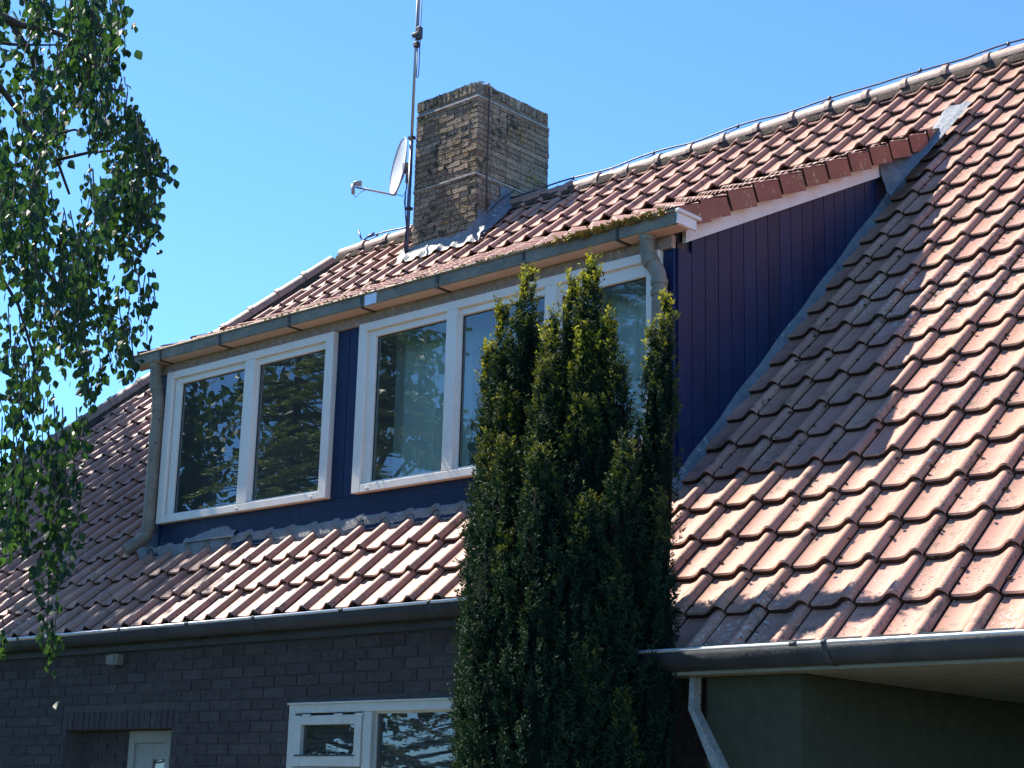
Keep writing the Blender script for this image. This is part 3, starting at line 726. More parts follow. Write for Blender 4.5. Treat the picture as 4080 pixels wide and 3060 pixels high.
# ------------------------------------------------------------------ chimney
cm = MB(); cm.box((CHX0+.009, CHY0+.009, 4.2), (CHX1-.009, CHY1-.009, CHZ-.012))
chimney = cm.build('chimney', 'mortar_c', house); chimney['label'] = 'weathered yellowish brick chimney with lichen, straddling the ridge'
cb = .0615; hb = .0505; jn = .011; D = .10
def cbrick(a, b, axis, face, z, h=hb, depth=D):
    l = b-a; me = bmesh_of(l, h, depth, 'brick_c'); o = random.uniform(-.005, .004)
    if axis == 'x': mw = Matrix.Translation((a, face+o, z))                     # faces -y
    elif axis == 'y': mw = Matrix.Translation((face-o, a, z)) @ Matrix.Rotation(pi/2, 4, 'Z')   # faces +x
    elif axis == 'l': mw = Matrix.Translation((face+o, b, z)) @ Matrix.Rotation(-pi/2, 4, 'Z')  # faces -x
    mw = mw @ Matrix.Rotation(random.gauss(0, .006), 4, 'Y') @ Matrix.Rotation(random.gauss(-.015, .014), 4, 'Z')
    link('brick', me, chimney, mw)
LF = (CHX1-CHX0+jn)/4-jn; LS = (CHY1-CHY0+jn)/5-jn; HF = (LF-jn)/2; HS = (LS-jn)/2
z = 4.57; row = 0; ZTOP = CHZ-.118
while z+cb < ZTOP+.002:
    if row % 2 == 0:
        for k in range(4): cbrick(CHX0+k*(LF+jn), CHX0+k*(LF+jn)+LF, 'x', CHY0, z)
        y = CHY0+D+jn; cbrick(y, y+(CHY1-y)-4*(LS+jn), 'y', CHX1, z); y = CHY1-4*(LS+jn)+jn
        for k in range(4): cbrick(y+k*(LS+jn), y+k*(LS+jn)+LS, 'y', CHX1, z)
        for k in range(4): cbrick(y+k*(LS+jn), y+k*(LS+jn)+LS, 'l', CHX0, z)
    else:
        cbrick(CHX0, CHX0+HF, 'x', CHY0, z)
        xx = CHX0+HF+jn
        for k in range(3): cbrick(xx+k*(LF+jn), xx+k*(LF+jn)+LF, 'x', CHY0, z)
        xe = xx+3*(LF+jn)
        if CHX1-D-jn-xe > .03: cbrick(xe, CHX1-D-jn, 'x', CHY0, z)
        for k in range(5): cbrick(CHY0+k*(LS+jn), CHY0+k*(LS+jn)+LS, 'y', CHX1, z)
        for k in range(1, 5): cbrick(CHY0+k*(LS+jn), CHY0+k*(LS+jn)+LS, 'l', CHX0, z)
    z += cb; row += 1
# soldier course on top
sw = .052; x = CHX0
while x+sw < CHX1+.002: cbrick(x, x+sw, 'x', CHY0, ZTOP+random.uniform(-.002, .006), .108, D); x += sw+jn
y = CHY0+D+jn
while y+sw < CHY1+.002: cbrick(y, y+sw, 'y', CHX1, ZTOP+random.uniform(-.002, .006), .108, D); cbrick(y, y+sw, 'l', CHX0, ZTOP, .108, D); y += sw+jn
for zb in (6.262, 5.392):
    for a, b in (((CHX0-.004, CHY0-.012, zb), (CHX1+.012, CHY0+.0, zb+.022)), ((CHX1+.0, CHY0+.0005, zb-.001), (CHX1+.0115, CHY1, zb+.021))):
        boxo('lead_strip', a, b, 'band', chimney, .002)
# lead round the foot of the chimney
mb = MB(); rows = [[] for _ in range(5)]
for i in range(60):
    x = CHX0-.14+(CHX1+.16-CHX0+.14)*i/59; h = rollh(x)*.7; q = rr.uniform(-.006, .006)
    rows[0].append(rp(x, 19.9+q*4+.06*sin(x*9), h+.004)); rows[1].append(rp(x, 20.05, h+.014+q*.4)); rows[2].append(rp(x, 20.2, .015+q)); rows[3].append((x, CHY0-.022, 4.735+q)); rows[4].append((x, CHY0-.012, 4.785+q*1.5+.012*sin(x*11)))
mb.grid(rows); mb.build('lead_apron', 'lead', chimney, True)
for y0, y1, zt in ((4.86, 5.04, 5.00), (5.045, 5.19, 5.16), (5.195, 5.36, 5.365)):
    m = MB(); xx = CHX1+.008
    m.grid([[(xx+.010, y0, y0*math.tan(TH)-.1), (xx+.012, y1, y1*math.tan(TH)-.1)], [(xx+.016, y0, zt-.1), (xx+.014, y1, zt-.06)], [(xx, y0+.01, zt), (xx, y1, zt+.015)]])
    m.build('lead_step', 'lead_dark', chimney, True)
mb = MB(); rows = [[] for _ in range(4)]
for i in range(40):
    r = 20.2+i*.062; q = rr.uniform(-.006, .006)
    rows[0].append(rp(CHX1+.15+q*3, r, -.02)); rows[1].append(rp(CHX1+.08, r, .01+q)); rows[2].append(rp(CHX1+.03, r, .03+q)); rows[3].append(rp(CHX1+.02, r, .11+q))
mb.grid(rows); mb.build('lead_soaker', 'lead_dark', chimney, True)

# ------------------------------------------------------------------ mast, dish, conductors
mt = empty('antenna_mast', (-2.475, 4.80, 4.74), 'thin grey antenna mast fixed to the left edge of the chimney', 'antenna mast')
mx, my = -2.478, 4.805
m = MB(); m.tube([(mx, my, 4.62), (mx+.004, my, 6.0)], .021, 10); m.build('lower_pole', 'wire', mt, True)
m = MB(); m.tube([(mx+.004, my, 5.9), (mx+.012, my, 8.6)], .0165, 10); m.build('upper_pole', 'galv', mt, True)
m = MB(); m.tube([(mx+.045, my-.01, 8.6), (mx+.045, my-.01, 7.25), (mx+.06, my-.01, 7.12)], .006, 6); m.build('dipole_rod', 'iron', mt, True)
m = MB(); m.tube([(mx+.082, my-.01, 8.6), (mx+.082, my-.01, 6.76), (mx+.074, my-.01, 6.735), (mx+.055, my-.01, 6.73), (mx+.046, my-.01, 6.75), (mx+.044, my-.01, 7.1)], .0055, 6); m.build('folded_dipole', 'iron', mt, True)
m = MB(); m.box((mx-.03, my-.04, 7.235), (mx+.06, my+.02, 7.27)); m.box((mx+.03, my-.035, 7.19), (mx+.09, my+.02, 7.33)); m.box((mx+.0, my-.035, 7.10), (mx+.055, my+.02, 7.16)); m.build('mast_clamp', 'iron', mt, bevel=.004)
m = MB(); m.tube([(mx-.045, my-.02, 7.22), (mx+.03, my-.02, 7.235)], .004, 6); m.tube([(mx-.045, my-.02, 7.26), (mx+.03, my-.02, 7.26)], .004, 6); m.build('clamp_bolt', 'iron', mt)
for zz in (6.02, 5.2):
    m = MB(); m.box((mx-.03, my-.028, zz), (CHX0+.0, my+.03, zz+.03)); m.build('wall_bracket', 'iron', mt)
m = MB(); m.tube([(mx+.0, my-.03, 5.55), (mx-.03, my-.035, 5.3), (mx+.012, my-.03, 5.0), (mx-.012, my-.03, 4.8), (mx+.02, my-.03, 4.66)], .006, 6); m.build('aerial_cable', 'iron', mt, True)
# satellite dish
DN = Vector((-.45, -.88, .10)).normalized(); DCN = Vector((-2.650, 4.79, 5.742))
da = DN.cross(Vector((0, 0, 1))).normalized(); db = da.cross(DN)
sd = empty('satellite_dish', DCN-DN*.1, 'light grey satellite dish on the left side of the chimney', 'satellite dish')
def dishpt(rho, a, off=0): return DCN+(da*cos(a)*.275+db*sin(a)*.325)*rho+DN*(.055*(rho*rho-1)+off)
m = MB(); rows = []
for rho in (0.001, .2, .4, .6, .8, .93, 1): rows.append([dishpt(rho, a) for a in np.linspace(0, 2*pi, 41)])
m.grid(rows); m.build('reflector', 'dish', sd, True)
m = MB(); rows = []
for rho in (0.001, .5, .8, 1): rows.append([dishpt(rho, a, -.006) for a in np.linspace(0, 2*pi, 41)][::-1])
m.grid(rows); m.build('reflector_back', 'dish_back', sd, True)
m = MB(); m.tube([dishpt(1.005, a, -.002) for a in np.linspace(0, 2*pi, 49)], .0065, 6, caps=False); m.build('rim', 'dish_back', sd, True)
foot = dishpt(1, -pi/2); lnb = Vector((-2.87, 4.38, 5.43))
m = MB(); m.tube([dishpt(.25, -pi/2, -.02), foot-DN*.012+Vector((0, 0, -.012)), lnb], .0115, 8); m.build('feed_arm', 'galv', sd, True)
m = MB(); m.tube([lnb+Vector((-.01, -.02, .04)), lnb+Vector((.02, .055, .055))], [.022, .034], 12); m.tube([lnb+Vector((-.02, -.02, .03)), lnb+Vector((-.01, -.02, -.08))], [.024, .019], 10); m.build('feed_horn', 'dish_back', sd, True)
m = MB(); m.tube([lnb+Vector((-.01, -.02, -.08)), lnb+Vector((.0, .01, -.115)), lnb+Vector((.02, .05, -.05)), lnb.lerp(foot, .3)], .004, 6); m.build('feed_cable', 'iron', sd, True)
bk = dishpt(0, 0, -.02)
m = MB(); m.box((-.03, -.05, -.06), (.03, .05, .06), T=Matrix.Translation(bk-DN*.03)); m.tube([bk-DN*.03, Vector((mx-.02, my-.03, bk.z-.12))], .018, 8); m.tube([bk-DN*.03+Vector((0, 0, -.05)), Vector((mx-.02, my-.03, bk.z-.22))], .014, 8); m.build('mount_bracket', 'dish_back', sd, bevel=.004)
m = MB(); m.tube([foot-DN*.02, foot+Vector((.08, .06, -.03)), Vector((mx-.01, my-.04, 5.42)), Vector((mx-.012, my-.03, 5.1))], .004, 6); m.build('dish_cable', 'iron', sd, True)
# lightning conductor along the ridge
def conductor(xa, xb, label, seed, holders):
    rr = random.Random(seed); pts = []; n = 70
    for i in range(n+1):
        x = xa+(xb-xa)*i/n; near = min([abs(x-h) for h in holders] or [9]); sag = -.018*min(1, near/.45)**2+.006*sin(x*5)
        pts.append((x, RY-.01, RIDGE_Z+.098+.042+sag+ridge_sag(x)))
    e = empty('lightning_conductor', (xa, RY, RIDGE_Z+.12), label, 'cable')
    m = MB(); m.tube(pts, .009, 6); m.build('wire', 'wire', e, True)
    for h in holders:
        z0_ = RIDGE_Z+.092+ridge_sag(h)
        m = MB(); m.tube([(h-.075, RY-.08, z0_-.05), (h-.07, RY-.05, z0_-.005), (h-.02, RY-.01, z0_+.025), (h, RY-.01, z0_+.045)], .005, 6); m.tube([(h, RY-.01, z0_+.03), (h, RY-.01, z0_+.062)], .013, 8); m.build('wire_holder', 'iron', e, True)
    return e
conductor(CHX1+.02, 8.2, 'thin dark conductor wire running along the ridge right of the chimney', 1, [-.62, .42, 1.42, 2.42, 3.33, 4.15, 5.1, 6.1, 7.1])
e = conductor(-3.70, CHX0-.06, 'short conductor wire with upright rod on the ridge left of the chimney', 2, [-3.55, -2.7])
m = MB(); m.tube([(-3.88, RY, RIDGE_Z+.27), (-3.84, RY, RIDGE_Z+.17), (-3.80, RY, RIDGE_Z+.115), (-3.70, RY-.01, RIDGE_Z+.15), (-3.6, RY-.01, RIDGE_Z+.17)], .011, 6); m.build('rod', 'wire', e, True)
ce = empty('chimney_conductor', (CHX1+.02, 5.0, 5.2), 'dark conductor wire running down the right face of the chimney', 'cable')
m = MB(); m.tube([(CHX1-.06, 4.985, CHZ+.012), (CHX1+.016, 4.985, CHZ+.012), (CHX1+.024, 4.985, 6.30), (CHX1+.02, 4.99, 5.40), (CHX1+.022, 5.0, 5.0), (CHX1+.05, 5.15, 5.17), (CHX1+.1, RY-.01, RIDGE_Z+.17)], .0075, 6); m.build('wire', 'iron', ce, True)

# ------------------------------------------------------------------ moss, dry tufts
def tufts(name, pts, size, m, label, cat, parent=None, n=7, droop=0, wide=.22):
    V = []; F = []
    for p in pts:
        for k in range(n):
            a = random.uniform(0, 2*pi); L = size*random.uniform(.5, 1.2); w = L*wide
            d0 = Vector((cos(a), sin(a), random.uniform(.1, 1.1)-droop)).normalized(); s_ = d0.orthogonal().normalized()*w
            b0 = Vector(p)+Vector((random.gauss(0, size*.3), random.gauss(0, size*.3), random.gauss(0, size*.15)))
            i = len(V); V += [b0-s_, b0+s_, b0+d0*L+s_*.5+Vector((0, 0, -droop*L*.3)), b0+d0*L-s_*.5]; F.append((i, i+1, i+2, i+3))
    me = np_mesh(name, np.array([tuple(v) for v in V]), np.array(F), m)
    o = link(name, me, parent); tag(o, label, cat, None, 'stuff'); return o
pts = []
for i in range(520):
    x = random.triangular(-.6, 4.02, 3.55) if random.random() < .75 else random.uniform(-1.2, 4.0)
    pts.append((x, random.uniform(.795, .86), 2.520+random.uniform(-.004, .012)))
tufts('gutter_moss', pts, .022, 'moss', 'thin dry moss along the length of the dormer gutter', None, n=6, droop=.55)
pts = [(random.triangular(2.9, 4.03, 3.75), random.uniform(.785, .86), 2.522+random.uniform(-.012, .018)) for _ in range(300)]
tufts('gutter_moss', pts, .034, 'moss', 'thick dry moss at the right end of the dormer gutter', None, n=7, droop=.7)
pts = [rp(c*W+.041+random.uniform(-.006, .008), r+random.uniform(.1, .95), -.050) for c in range(17, 31) for r in range(0, 16) for _ in range(3) if random.random() < .42]
pts += [rp(c*W+.05, r+random.uniform(.05, .4), -.05) for c in range(-18, 30) for r in range(1, 22) if random.random() < .10 and not (XD0 < c*W < XD1 and 3 < r < 19)]
tufts('roof_moss', pts, .011, 'moss_dark', 'small dark moss tufts in the roof tile joints', None, n=12, wide=.55)
pts = [(random.uniform(CHX0, CHX1), CHY0+random.uniform(.01, .3), CHZ+random.uniform(-.01, .01)) for _ in range(90)]+[(CHX1-random.uniform(.01, .2), random.uniform(CHY0, CHY1), CHZ-.005) for _ in range(70)]
tufts('chimney_moss', pts, .022, 'moss', 'dry moss and grass along the chimney top', None, n=7)

# ------------------------------------------------------------------ plants
def blades(P, D, L, Wd, S):
    """P base, D direction, S side vectors -> folded-less quads (diamond)"""
    n = len(P); V = np.empty((n, 4, 3)); V[:, 0] = P; V[:, 1] = P+D*(L*.5)[:, None]+S*Wd[:, None]; V[:, 2] = P+D*L[:, None]; V[:, 3] = P+D*(L*.5)[:, None]-S*Wd[:, None]
    F = np.arange(n*4).reshape(n, 4); return V.reshape(-1, 3), F
def unit(a): return a/np.maximum(1e-9, np.linalg.norm(a, axis=-1, keepdims=True))
# --- yew: a bundle of upright spires
YC = np.array([4.12, -.36])
SPIRES = [ # top x, y, z, radius
 (3.80, -.23, 1.93, .17), (3.66, -.25, 1.74, .15), (4.28, -.22, 1.88, .19), (4.13, -.22, 1.80, .14), (4.77, -.22, 1.59, .105),
 (3.97, -.25, 1.54, .17), (3.54, -.24, 1.52, .13), (4.69, -.24, 1.41, .10), (4.05, -.3, 1.60, .15), (4.42, -.25, 1.52, .17),
 (4.30, -.3, 1.45, .20), (4.50, -.28, 1.25, .17), (3.78, -.33, 1.20, .20), (3.60, -.36, .95, .18), (4.12, -.42, 1.25, .22),
 (4.38, -.40, 1.05, .22), (3.88, -.48, .80, .22), (4.60, -.36, .75, .17), (4.20, -.52, .75, .22), (4.47, -.5, .45, .2), (3.70, -.52, .45, .2),
 (4.02, -.58, .3, .22), (4.30, -.6, .1, .22), (3.58, -.46, .2, .17), (4.62, -.45, .15, .17), (3.85, -.6, -.2, .22), (4.55, -.58, -.3, .2), (4.15, -.64, -.5, .2),
 (3.62, -.5, -.35, .18), (4.80, -.30, .45, .10), (4.70, -.5, -.55, .18), (3.45, -.35, .5, .12), (3.48, -.4, -.3, .14)]
BP = []; BD = []; BA = []; core = MB(); stems = MB(); YS = []
for (tx, ty, tz, R) in SPIRES:
    if tz > .9: tx -= .10; ty += .12; tz += .0
    R *= 1.03; tx = max(tx, 3.37-(ty+.2)*.93+R)
    bx, by = max(YC[0]+.05+(tx-YC[0])*.74, 3.42-(ty*.5-.18+.2)*.93+R), YC[1]+(ty-YC[1])*.5
    YS.append((tx, ty, tz, R, bx, by, tz+2.5, tz > 1.3))
def yprof(s_, t): return s_[3]*np.minimum(1.0, np.maximum(.02, (1-t)*s_[6]/(1.25 if s_[7] else .8))**.8)*(0.88+.12*np.minimum(1, t*3))
def yaxis(s_, t): return np.stack([s_[4]+(s_[0]-s_[4])*t**.8+.02*np.sin(t*11+s_[0]*9), s_[5]+(s_[1]-s_[5])*t**.8, -2.5+s_[6]*t], -1)
for i_, S_ in enumerate(YS):
    tx, ty, tz, R, bx, by, H, tall = S_
    ns = int(H*290*(R/.17)); q = rng.random(ns)**.8*.995; c = yaxis(S_, q); a0 = rng.uniform(0, 2*pi, ns)
    o0 = np.stack([np.cos(a0), np.sin(a0), np.zeros(ns)], 1); lump = 1+.20*np.sin(a0*3+q*23+tx*7)+.14*np.sin(a0*5-q*41)
    p0 = c+o0*(yprof(S_, q)*lump*.84)[:, None]
    keep = (p0[:, 2] > -1.2) | (rng.random(ns) < .3); keep &= (o0[:, 1] < .35) | (rng.random(ns) < .4)
    for j_, T_ in enumerate(YS):
        if j_ == i_: continue
        t_ = np.clip((p0[:, 2]+.02+2.5)/T_[6], 0, 1); d_2 = np.linalg.norm((p0-yaxis(T_, t_))[:, :2], axis=1); keep &= ~((d_2 < .70*yprof(T_, t_)) & (t_ < .97))
    p0, o0, q = p0[keep], o0[keep], q[keep]; ns = len(p0)
    Ls = rng.uniform(.06, .15, ns); lean = unit(o0*rng.uniform(.10, .36, (ns, 1))+np.array([0, 0, 1.])+rng.normal(0, .07, (ns, 3)))
    tip = ((.95 if tall else .30)*np.clip((q-(1-.42/H))/(.30/H), 0, 1)+np.where(p0[:, 2] > .7, .24, .10))*rng.uniform(.2, 1, ns)
    K = 26; w = rng.random((ns, K)); aa = rng.uniform(0, 2*pi, (ns, K)); oo = np.stack([np.cos(aa), np.sin(aa), np.zeros((ns, K))], 2)
    BP.append((p0[:, None]+lean[:, None]*(Ls[:, None]*w)[:, :, None]).reshape(-1, 3)); BD.append(unit(oo*.9+lean[:, None]*rng.uniform(.3, 1.1, (ns, K, 1))).reshape(-1, 3))
    BA.append(np.clip(tip[:, None]*np.clip((w-.4)/.5, 0, 1)*rng.uniform(.6, 1.2, (ns, K)), 0, 1).ravel()**1.45)
    tt = np.linspace(0, .95, 18); pts = [tuple(p) for p in yaxis(S_, tt)]
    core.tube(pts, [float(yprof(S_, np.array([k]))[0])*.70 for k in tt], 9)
    stems.tube([(bx, by, -2.6)]+pts, [.035]+[.03*(1-k)+.004 for k in tt], 6)
BP = np.vstack(BP); BD = np.vstack(BD); BA = np.concatenate(BA); n = len(BP); print('yew blades', n)
V, F = blades(BP, BD, rng.uniform(.018, .030, n), np.full(n, .0040), unit(np.cross(BD, rng.normal(0, 1, (n, 3)))))
Ak = BA
yew = empty('yew_tree', (4.1, -.36, -2.6), 'columnar golden yew standing against the house wall', 'tree')
tag(link('foliage', np_mesh('foliage', V, F, 'yew', attr=np.repeat(Ak, 4)), yew), kind='stuff')
core.build('dark_core', 'yew_core', yew, True); stems.build('trunk', 'bark', yew, True)  # solid near-black core added to block gaps and deepen the inner shade

# --- birch
def at(u, v, d):   # a point at distance d along the sight line through pixel (u, v) of the 2212-wide view
    q = 4080/2212; dv = (RT*((u*q-2040)/FPX)-UP*((v*q-1530)/FPX)+_f).normalized(); return CAM+dv*d
birch = empty('birch_tree', (.4, -4.6, -2.6), 'birch tree with drooping leafy branches at the left edge', 'tree')
m = MB(); TB = Vector((.4, -4.6, -2.6)); m.tube([TB, TB+Vector((.06, .05, 2)), TB+Vector((.1, .1, 5)), TB+Vector((.3, .15, 8.5))], [.17, .14, .11, .04], 12); m.build('trunk', 'birch_bark', birch, True)
limbs = [[(-260, -60), (-100, 0), (0, 33), (47, 55), (100, 63), (150, 83), (168, 135), (175, 210)], [(20, 42), (50, 90), (70, 127), (77, 173), (90, 260)], [(-240, 60), (-80, 130), (0, 187), (33, 233), (77, 300), (123, 345), (150, 420)],
         [(-60, 85), (30, 96), (77, 97), (150, 97)], [(-140, 240), (-30, 320), (7, 347), (35, 400), (65, 470), (75, 560)], [(150, 97), (215, 150), (250, 200)], [(123, 345), (190, 330), (300, 320), (352, 340)], [(77, 300), (160, 280), (240, 300)],
         [(75, 560), (130, 620), (200, 660), (260, 690)], [(-120, 420), (-20, 560), (40, 660), (70, 760), (85, 860)], [(190, -80), (203, 0), (213, 40), (215, 90)]]
for i, lb in enumerate(limbs):
    dd = 7.6+.25*((i*7) % 5); pts = [at(u, v, dd) for u, v in lb]
    if i in (0, 2, 4, 9): pts = [TB+Vector((.15, .1, 5.2-.5*i*.5)), TB.lerp(pts[0], .6)+Vector((0, 0, 2.4))]+pts
    w0 = {0: .026, 2: .024, 1: .015, 4: .015, 9: .014}.get(i, .008); n = len(pts)
    m = MB(); m.tube(pts, [w0*(1-.8*k/(n-1))+.0015 for k in range(n)], 7); m.build('branch', 'twig', birch, True)
bnd_v = [-200, 0, 40, 100, 180, 230, 290, 350, 420, 500, 540, 600, 650, 700, 760, 800, 840, 880, 920]
bnd_u = [230, 265, 262, 245, 262, 285, 325, 360, 345, 338, 300, 305, 330, 325, 285, 250, 225, 200, 185]
def leaf_shape():   # ovate birch leaf, folded on the midrib, unit length, tip at -Z
    o = [(0, .0), (.22, -.16), (.36, -.38), (.26, -.66), (0, -1.0)]
    V = [(0, 0, z) for _, z in o]+[(x, .10*x/.36+.03*math.sin(z*5), z) for x, z in o[1:4]]+[(-x, .10*x/.36-.02*math.sin(z*4), z) for x, z in o[1:4]]
    F = [(0, 5, 1, 1), (1, 5, 6, 2), (2, 6, 7, 3), (3, 7, 4, 4), (0, 1, 8, 8), (1, 2, 9, 8), (2, 3, 10, 9), (3, 4, 10, 10)]
    F = [tuple(dict.fromkeys(f)) for f in F]
    return np.array(V), F
LV, LFc = leaf_shape()
def leaf_matrix(p, L):
    d = unit(np.array([random.gauss(0, .45), random.gauss(0, .45), -1.0])); a = random.uniform(0, 2*pi)
    x = unit(np.cross(d, [cos(a), sin(a), .3])); y = np.cross(-d, x)
    w = L*random.uniform(.95, 1.25)
    return Matrix(((x[0]*w, y[0]*w, -d[0]*L, p[0]), (x[1]*w, y[1]*w, -d[1]*L, p[1]), (x[2]*w, y[2]*w, -d[2]*L, p[2]), (0, 0, 0, 1)))
leaves = []; tw = MB()
def strand(u, v, d, length, step=.030, sway=.1, Ls=(.032, .054)):
    p = at(u, v, d); dirv = Vector((random.gauss(.12, sway), random.gauss(.05, sway), -1)).normalized(); pts = [p.copy()]; n = int(length/step)
    for k in range(n):
        dirv = (dirv+Vector((random.gauss(0, .10), random.gauss(0, .10), -.12))).normalized(); p = p+dirv*step; pts.append(p.copy())
        for _ in range(1+(random.random() < .75)):
            q = p+Vector((random.gauss(0, .022), random.gauss(0, .022), random.gauss(-.006, .012))); leaves.append((q, random.uniform(*Ls), p.copy()))
    tw.tube([pts[0], pts[len(pts)//2], pts[-1]], [.0034, .0026, .0016], 4, caps=False)
    return pts
cnt = 0
while cnt < 330:
    u, v = random.uniform(-10, 345), random.uniform(-120, 860)
    if u > np.interp(v+40, bnd_v, bnd_u)-12: continue
    gap = math.sin(u*.021+1.3)*math.sin(v*.013+.4)+.5*math.sin(u*.05-v*.031)
    if gap > .34 or (v > 640 and random.random() < .5): continue
    strand(u, v, random.uniform(6.9, 9.2), random.uniform(.14, .34)); cnt += 1
for v in range(-20, 800, 17):       # ragged right-hand outline
    u = np.interp(v, bnd_v, bnd_u); strand(u-random.choice((4, 12, 30, 50, 70)), v-20, random.uniform(7.4, 8.2), random.uniform(.07, .20))
for u, v, L in ((20, 820, .9), (45, 860, .85), (5, 900, .9), (30, 960, .8), (60, 900, .7), (115, 850, 1.05), (135, 880, .95), (105, 930, 1.1), (150, 930, .75), (125, 980, .9), (165, 880, .35), (185, 900, .18), (70, 830, .4), (-5, 1000, .7), (40, 1050, .45), (110, 900, .9), (140, 960, .8), (15, 930, .8), (50, 990, .6), (125, 1080, .55), (0, 1060, .5), (30, 880, .9), (95, 860, .7)):
    strand(u, v, random.uniform(7.4, 8.0), L*.66, .028, .035, (.036, .06))
hp = strand(110, 1180, 7.7, .42, .03, .0, (.034, .05)); hp = strand(120, 1335, 7.72, .18, .02, .0, (.03, .048))
pts_ = [at(112, 1200, 7.7), at(113, 1330, 7.7), at(118, 1400, 7.7), at(116, 1470, 7.7), at(125, 1520, 7.7)]
tw.tube(pts_, .0016, 5); leaves.append((at(124, 1515, 7.7), .052, None)); leaves.append((at(116, 1448, 7.7), .035, None)); leaves.append((at(113, 1340, 7.7), .03, None))
for k_ in range(26): leaves.append((at(random.uniform(106, 134), random.uniform(1262, 1425), 7.7+random.uniform(-.03, .03)), random.uniform(.034, .052), None))

for u, v, n_ in ((318, 322, 5), (345, 335, 5), (355, 345, 4), (258, 40, 4), (262, 60, 3), (250, 95, 3), (262, 190, 4), (285, 240, 3), (330, 470, 5), (338, 480, 3), (300, 430, 4), (326, 640, 5), (318, 600, 4), (225, 800, 4), (205, 840, 3), (285, 720, 4)):
    for _ in range(n_): strand(u+random.gauss(-6, 9), v+random.gauss(-6, 10), random.uniform(7.6, 7.9), random.uniform(.04, .11))
for u, v in ((5, 1330), (-4, 1350), (8, 1360), (2, 1376)): strand(u, v, 7.6, .08)
seen = len(leaves)
for _ in range(170):                 # the crown goes on beyond the picture
    strand(random.uniform(-900, -20), random.uniform(-500, 700), random.uniform(6.8, 9.5), random.uniform(.2, .4))
tag(tw.build('twigs', 'twig', birch), kind='stuff')
LM = []
for s_ in (1, .92, 1.1):
    me = bpy.data.meshes.new('leaf'); me.from_pydata((LV*np.array([s_, 1, 1])).tolist(), [], LFc); me.materials.append(M['birch_leaf']); LM.append(me)
order = list(range(seen)); 
def edge_score(i):
    u, v, d = pix(leaves[i][0]); u /= 1.8445; v /= 1.8445; return -(np.interp(v, bnd_v, bnd_u)-u) if v < 900 else 20
order.sort(key=lambda i: -edge_score(i)); single = set(order[:280])
crownV = []; crownF = []; nn = 0
crown = None; singles = []
for i, (p, L, q) in enumerate(leaves):
    mw = leaf_matrix(p, L)
    if i in single: singles.append(mw); continue
    A4 = np.array(mw); crownV.append(LV @ A4[:3, :3].T+A4[:3, 3]); crownF += [tuple(nn+k for k in f) for f in LFc]; nn += len(LV)
me = bpy.data.meshes.new('crown'); me.from_pydata(np.vstack(crownV).tolist(), [], crownF); me.materials.append(M['birch_leaf'])
crown = tag(link('crown', me, birch), kind='stuff')
for mw in singles: link('leaf', random.choice(LM), crown, mw)

# --- a tall leafy tree left of the house; its shade dapples the left roof
def leafy_tree(name, base, crown_c, crown_r, n, label, L=(.10, .17), lean=0):
    e = empty(name, base, label, 'tree'); b = Vector(base); c = Vector(crown_c)
    m = MB(); m.tube([b, b.lerp(c, .5)+Vector((.1, .05, 0)), c, c+Vector((0, 0, crown_r[2]*.8))], [.24, .19, .12, .03], 10)
    m.build('trunk', 'bark', e, True)
    br = MB(); cl = []
    for k in range(46):
        d = unit(rng.normal(0, 1, 3)); rr_ = rng.uniform(.55, 1)**.7; t_ = c+Vector((d[0]*crown_r[0]*rr_, d[1]*crown_r[1]*rr_, d[2]*crown_r[2]*rr_)); cl.append(np.array(t_))
        s_ = c+Vector((0, 0, (t_.z-c.z)*.5-.5)); br.tube([s_, s_.lerp(t_, .5)+Vector((0, 0, .15)), t_], [.06, .035, .01], 5)
    br.build('branch', 'bark', e, True)
    cl = np.array(cl); idx = rng.integers(0, len(cl), n); P = cl[idx]+rng.normal(0, .34, (n, 3))*np.array([1, 1, .8])
    D = unit(rng.normal(0, 1, (n, 3))+np.array([0, 0, -.7])); S = unit(np.cross(D, rng.normal(0, 1, (n, 3)))); Ls = rng.uniform(*L, n)
    V, F = blades(P, D, Ls, Ls*.36, S); tag(link('crown', np_mesh('crown', V, F, 'tree_leaf'), e), kind='stuff')
leafy_tree('shade_tree', (-10.2, -.3, -2.6), (-9.15, .3, 6.9), (2.8, 2.8, 2.9), 29000, 'tall leafy tree left of the house, shading the left roof')
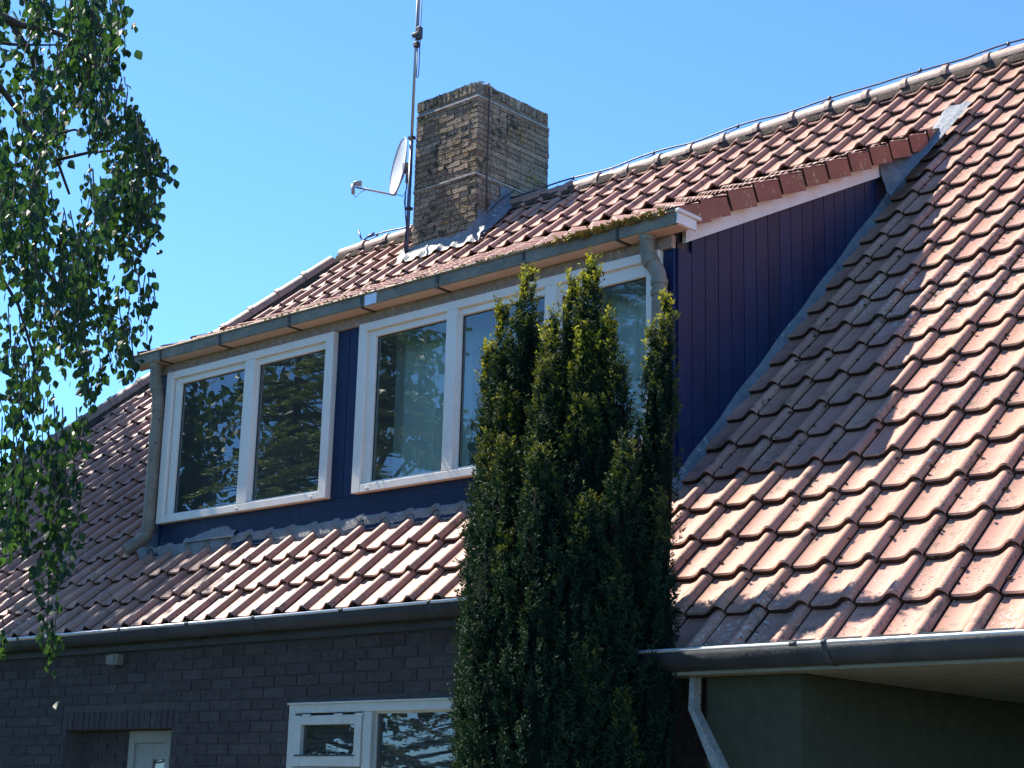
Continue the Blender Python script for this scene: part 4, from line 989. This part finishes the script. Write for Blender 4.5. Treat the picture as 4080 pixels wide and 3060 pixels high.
# --- firs in the garden opposite: seen only as reflections in the dormer windows
def fir(base, H, R, label, seed):
    rg = np.random.default_rng(seed); e = empty('fir_tree', base, label, 'tree'); b = Vector(base)
    m = MB(); m.tube([b, b+Vector((0, 0, H*.5)), b+Vector((0, 0, H))], [.2, .12, .01], 9); m.build('trunk', 'bark', e, True)
    Pb = []; Db = []; Lb = []; Ag = []; brn = MB()
    for lv in range(34):
        t_ = lv/34; z = H*(.10+.88*t_); r = R*(1-t_)**.85*(.8+.4*rg.random())+.12
        for k in range(7):
            a = rg.uniform(0, 2*pi); d = np.array([cos(a), sin(a), 0]); s = np.linspace(.1, 1, max(5, int(r*9)))
            pts = [np.array(base)+np.array([0, 0, z])+d*(r*q)+np.array([0, 0, -.28*r*q*q+.10*r*q]) for q in s]
            brn.tube([tuple(pts[0]), tuple(pts[-1])], [.02, .004], 4, caps=False)
            for q, p in zip(s, pts):
                for sd_ in (-1, 1, 0):
                    side = np.array([-d[1], d[0], 0])*sd_; dd_ = unit(d*.8+side*.9+np.array([0, 0, -.15])+rg.normal(0, .15, 3))
                    Pb.append(p); Db.append(dd_); Lb.append(.16*(1.15-q*.4)*(.8+.5*rg.random())); Ag.append(min(1, .15+.75*q*rg.random()))
    Pb = np.array(Pb); Db = np.array(Db); Lb = np.array(Lb); Ag = np.array(Ag); K = 9; n = len(Pb)
    P = np.repeat(Pb, K, 0); D = np.repeat(Db, K, 0); k = np.tile(np.arange(K), n)/K; P = P+D*(np.repeat(Lb, K)*k)[:, None]
    side = unit(np.cross(D, np.array([0, 0, 1.]))+rg.normal(0, .25, (n*K, 3)))*np.where(np.tile(np.arange(K), n) % 2, 1, -1)[:, None]
    Dn = unit(D*.7+side); V, F = blades(P, Dn, np.full(n*K, .075), np.full(n*K, .010), unit(np.cross(Dn, rg.normal(0, 1, (n*K, 3)))))
    tag(link('crown', np_mesh('crown', V, F, 'fir', attr=np.repeat(np.repeat(Ag, K), 4)), e), kind='stuff'); brn.build('branch', 'bark', e)
fir((-5.6, -5.2, -2.6), 9.5, 2.3, 'dark fir tree mirrored in the left dormer window', 1)
fir((-4.4, -8.6, -2.6), 12.0, 2.8, 'taller fir tree mirrored in the right dormer window', 2)
fir((-10.5, -8.2, -2.6), 11.0, 2.6, 'fir tree farther back in the garden, mirrored between the nearer two', 3)

# --- the belt of garden trees across the lawn
for i, (bx, by, h, lab) in enumerate(((-14, -13, 10.5, 'round leafy garden tree nearest the firs'), (-19, -10, 11, 'broad leafy garden tree at the left of the lawn'), (-8.5, -17, 12.5, 'tall leafy garden tree behind the firs'), (-3.5, -15, 11, 'leafy garden tree opposite the yew'))):
    leafy_tree('garden_tree', (bx, by, -2.6), (bx, by, h*.52-2.6+.9), (3.0, 3.0, h*.46), 9000, lab, (.15, .26))
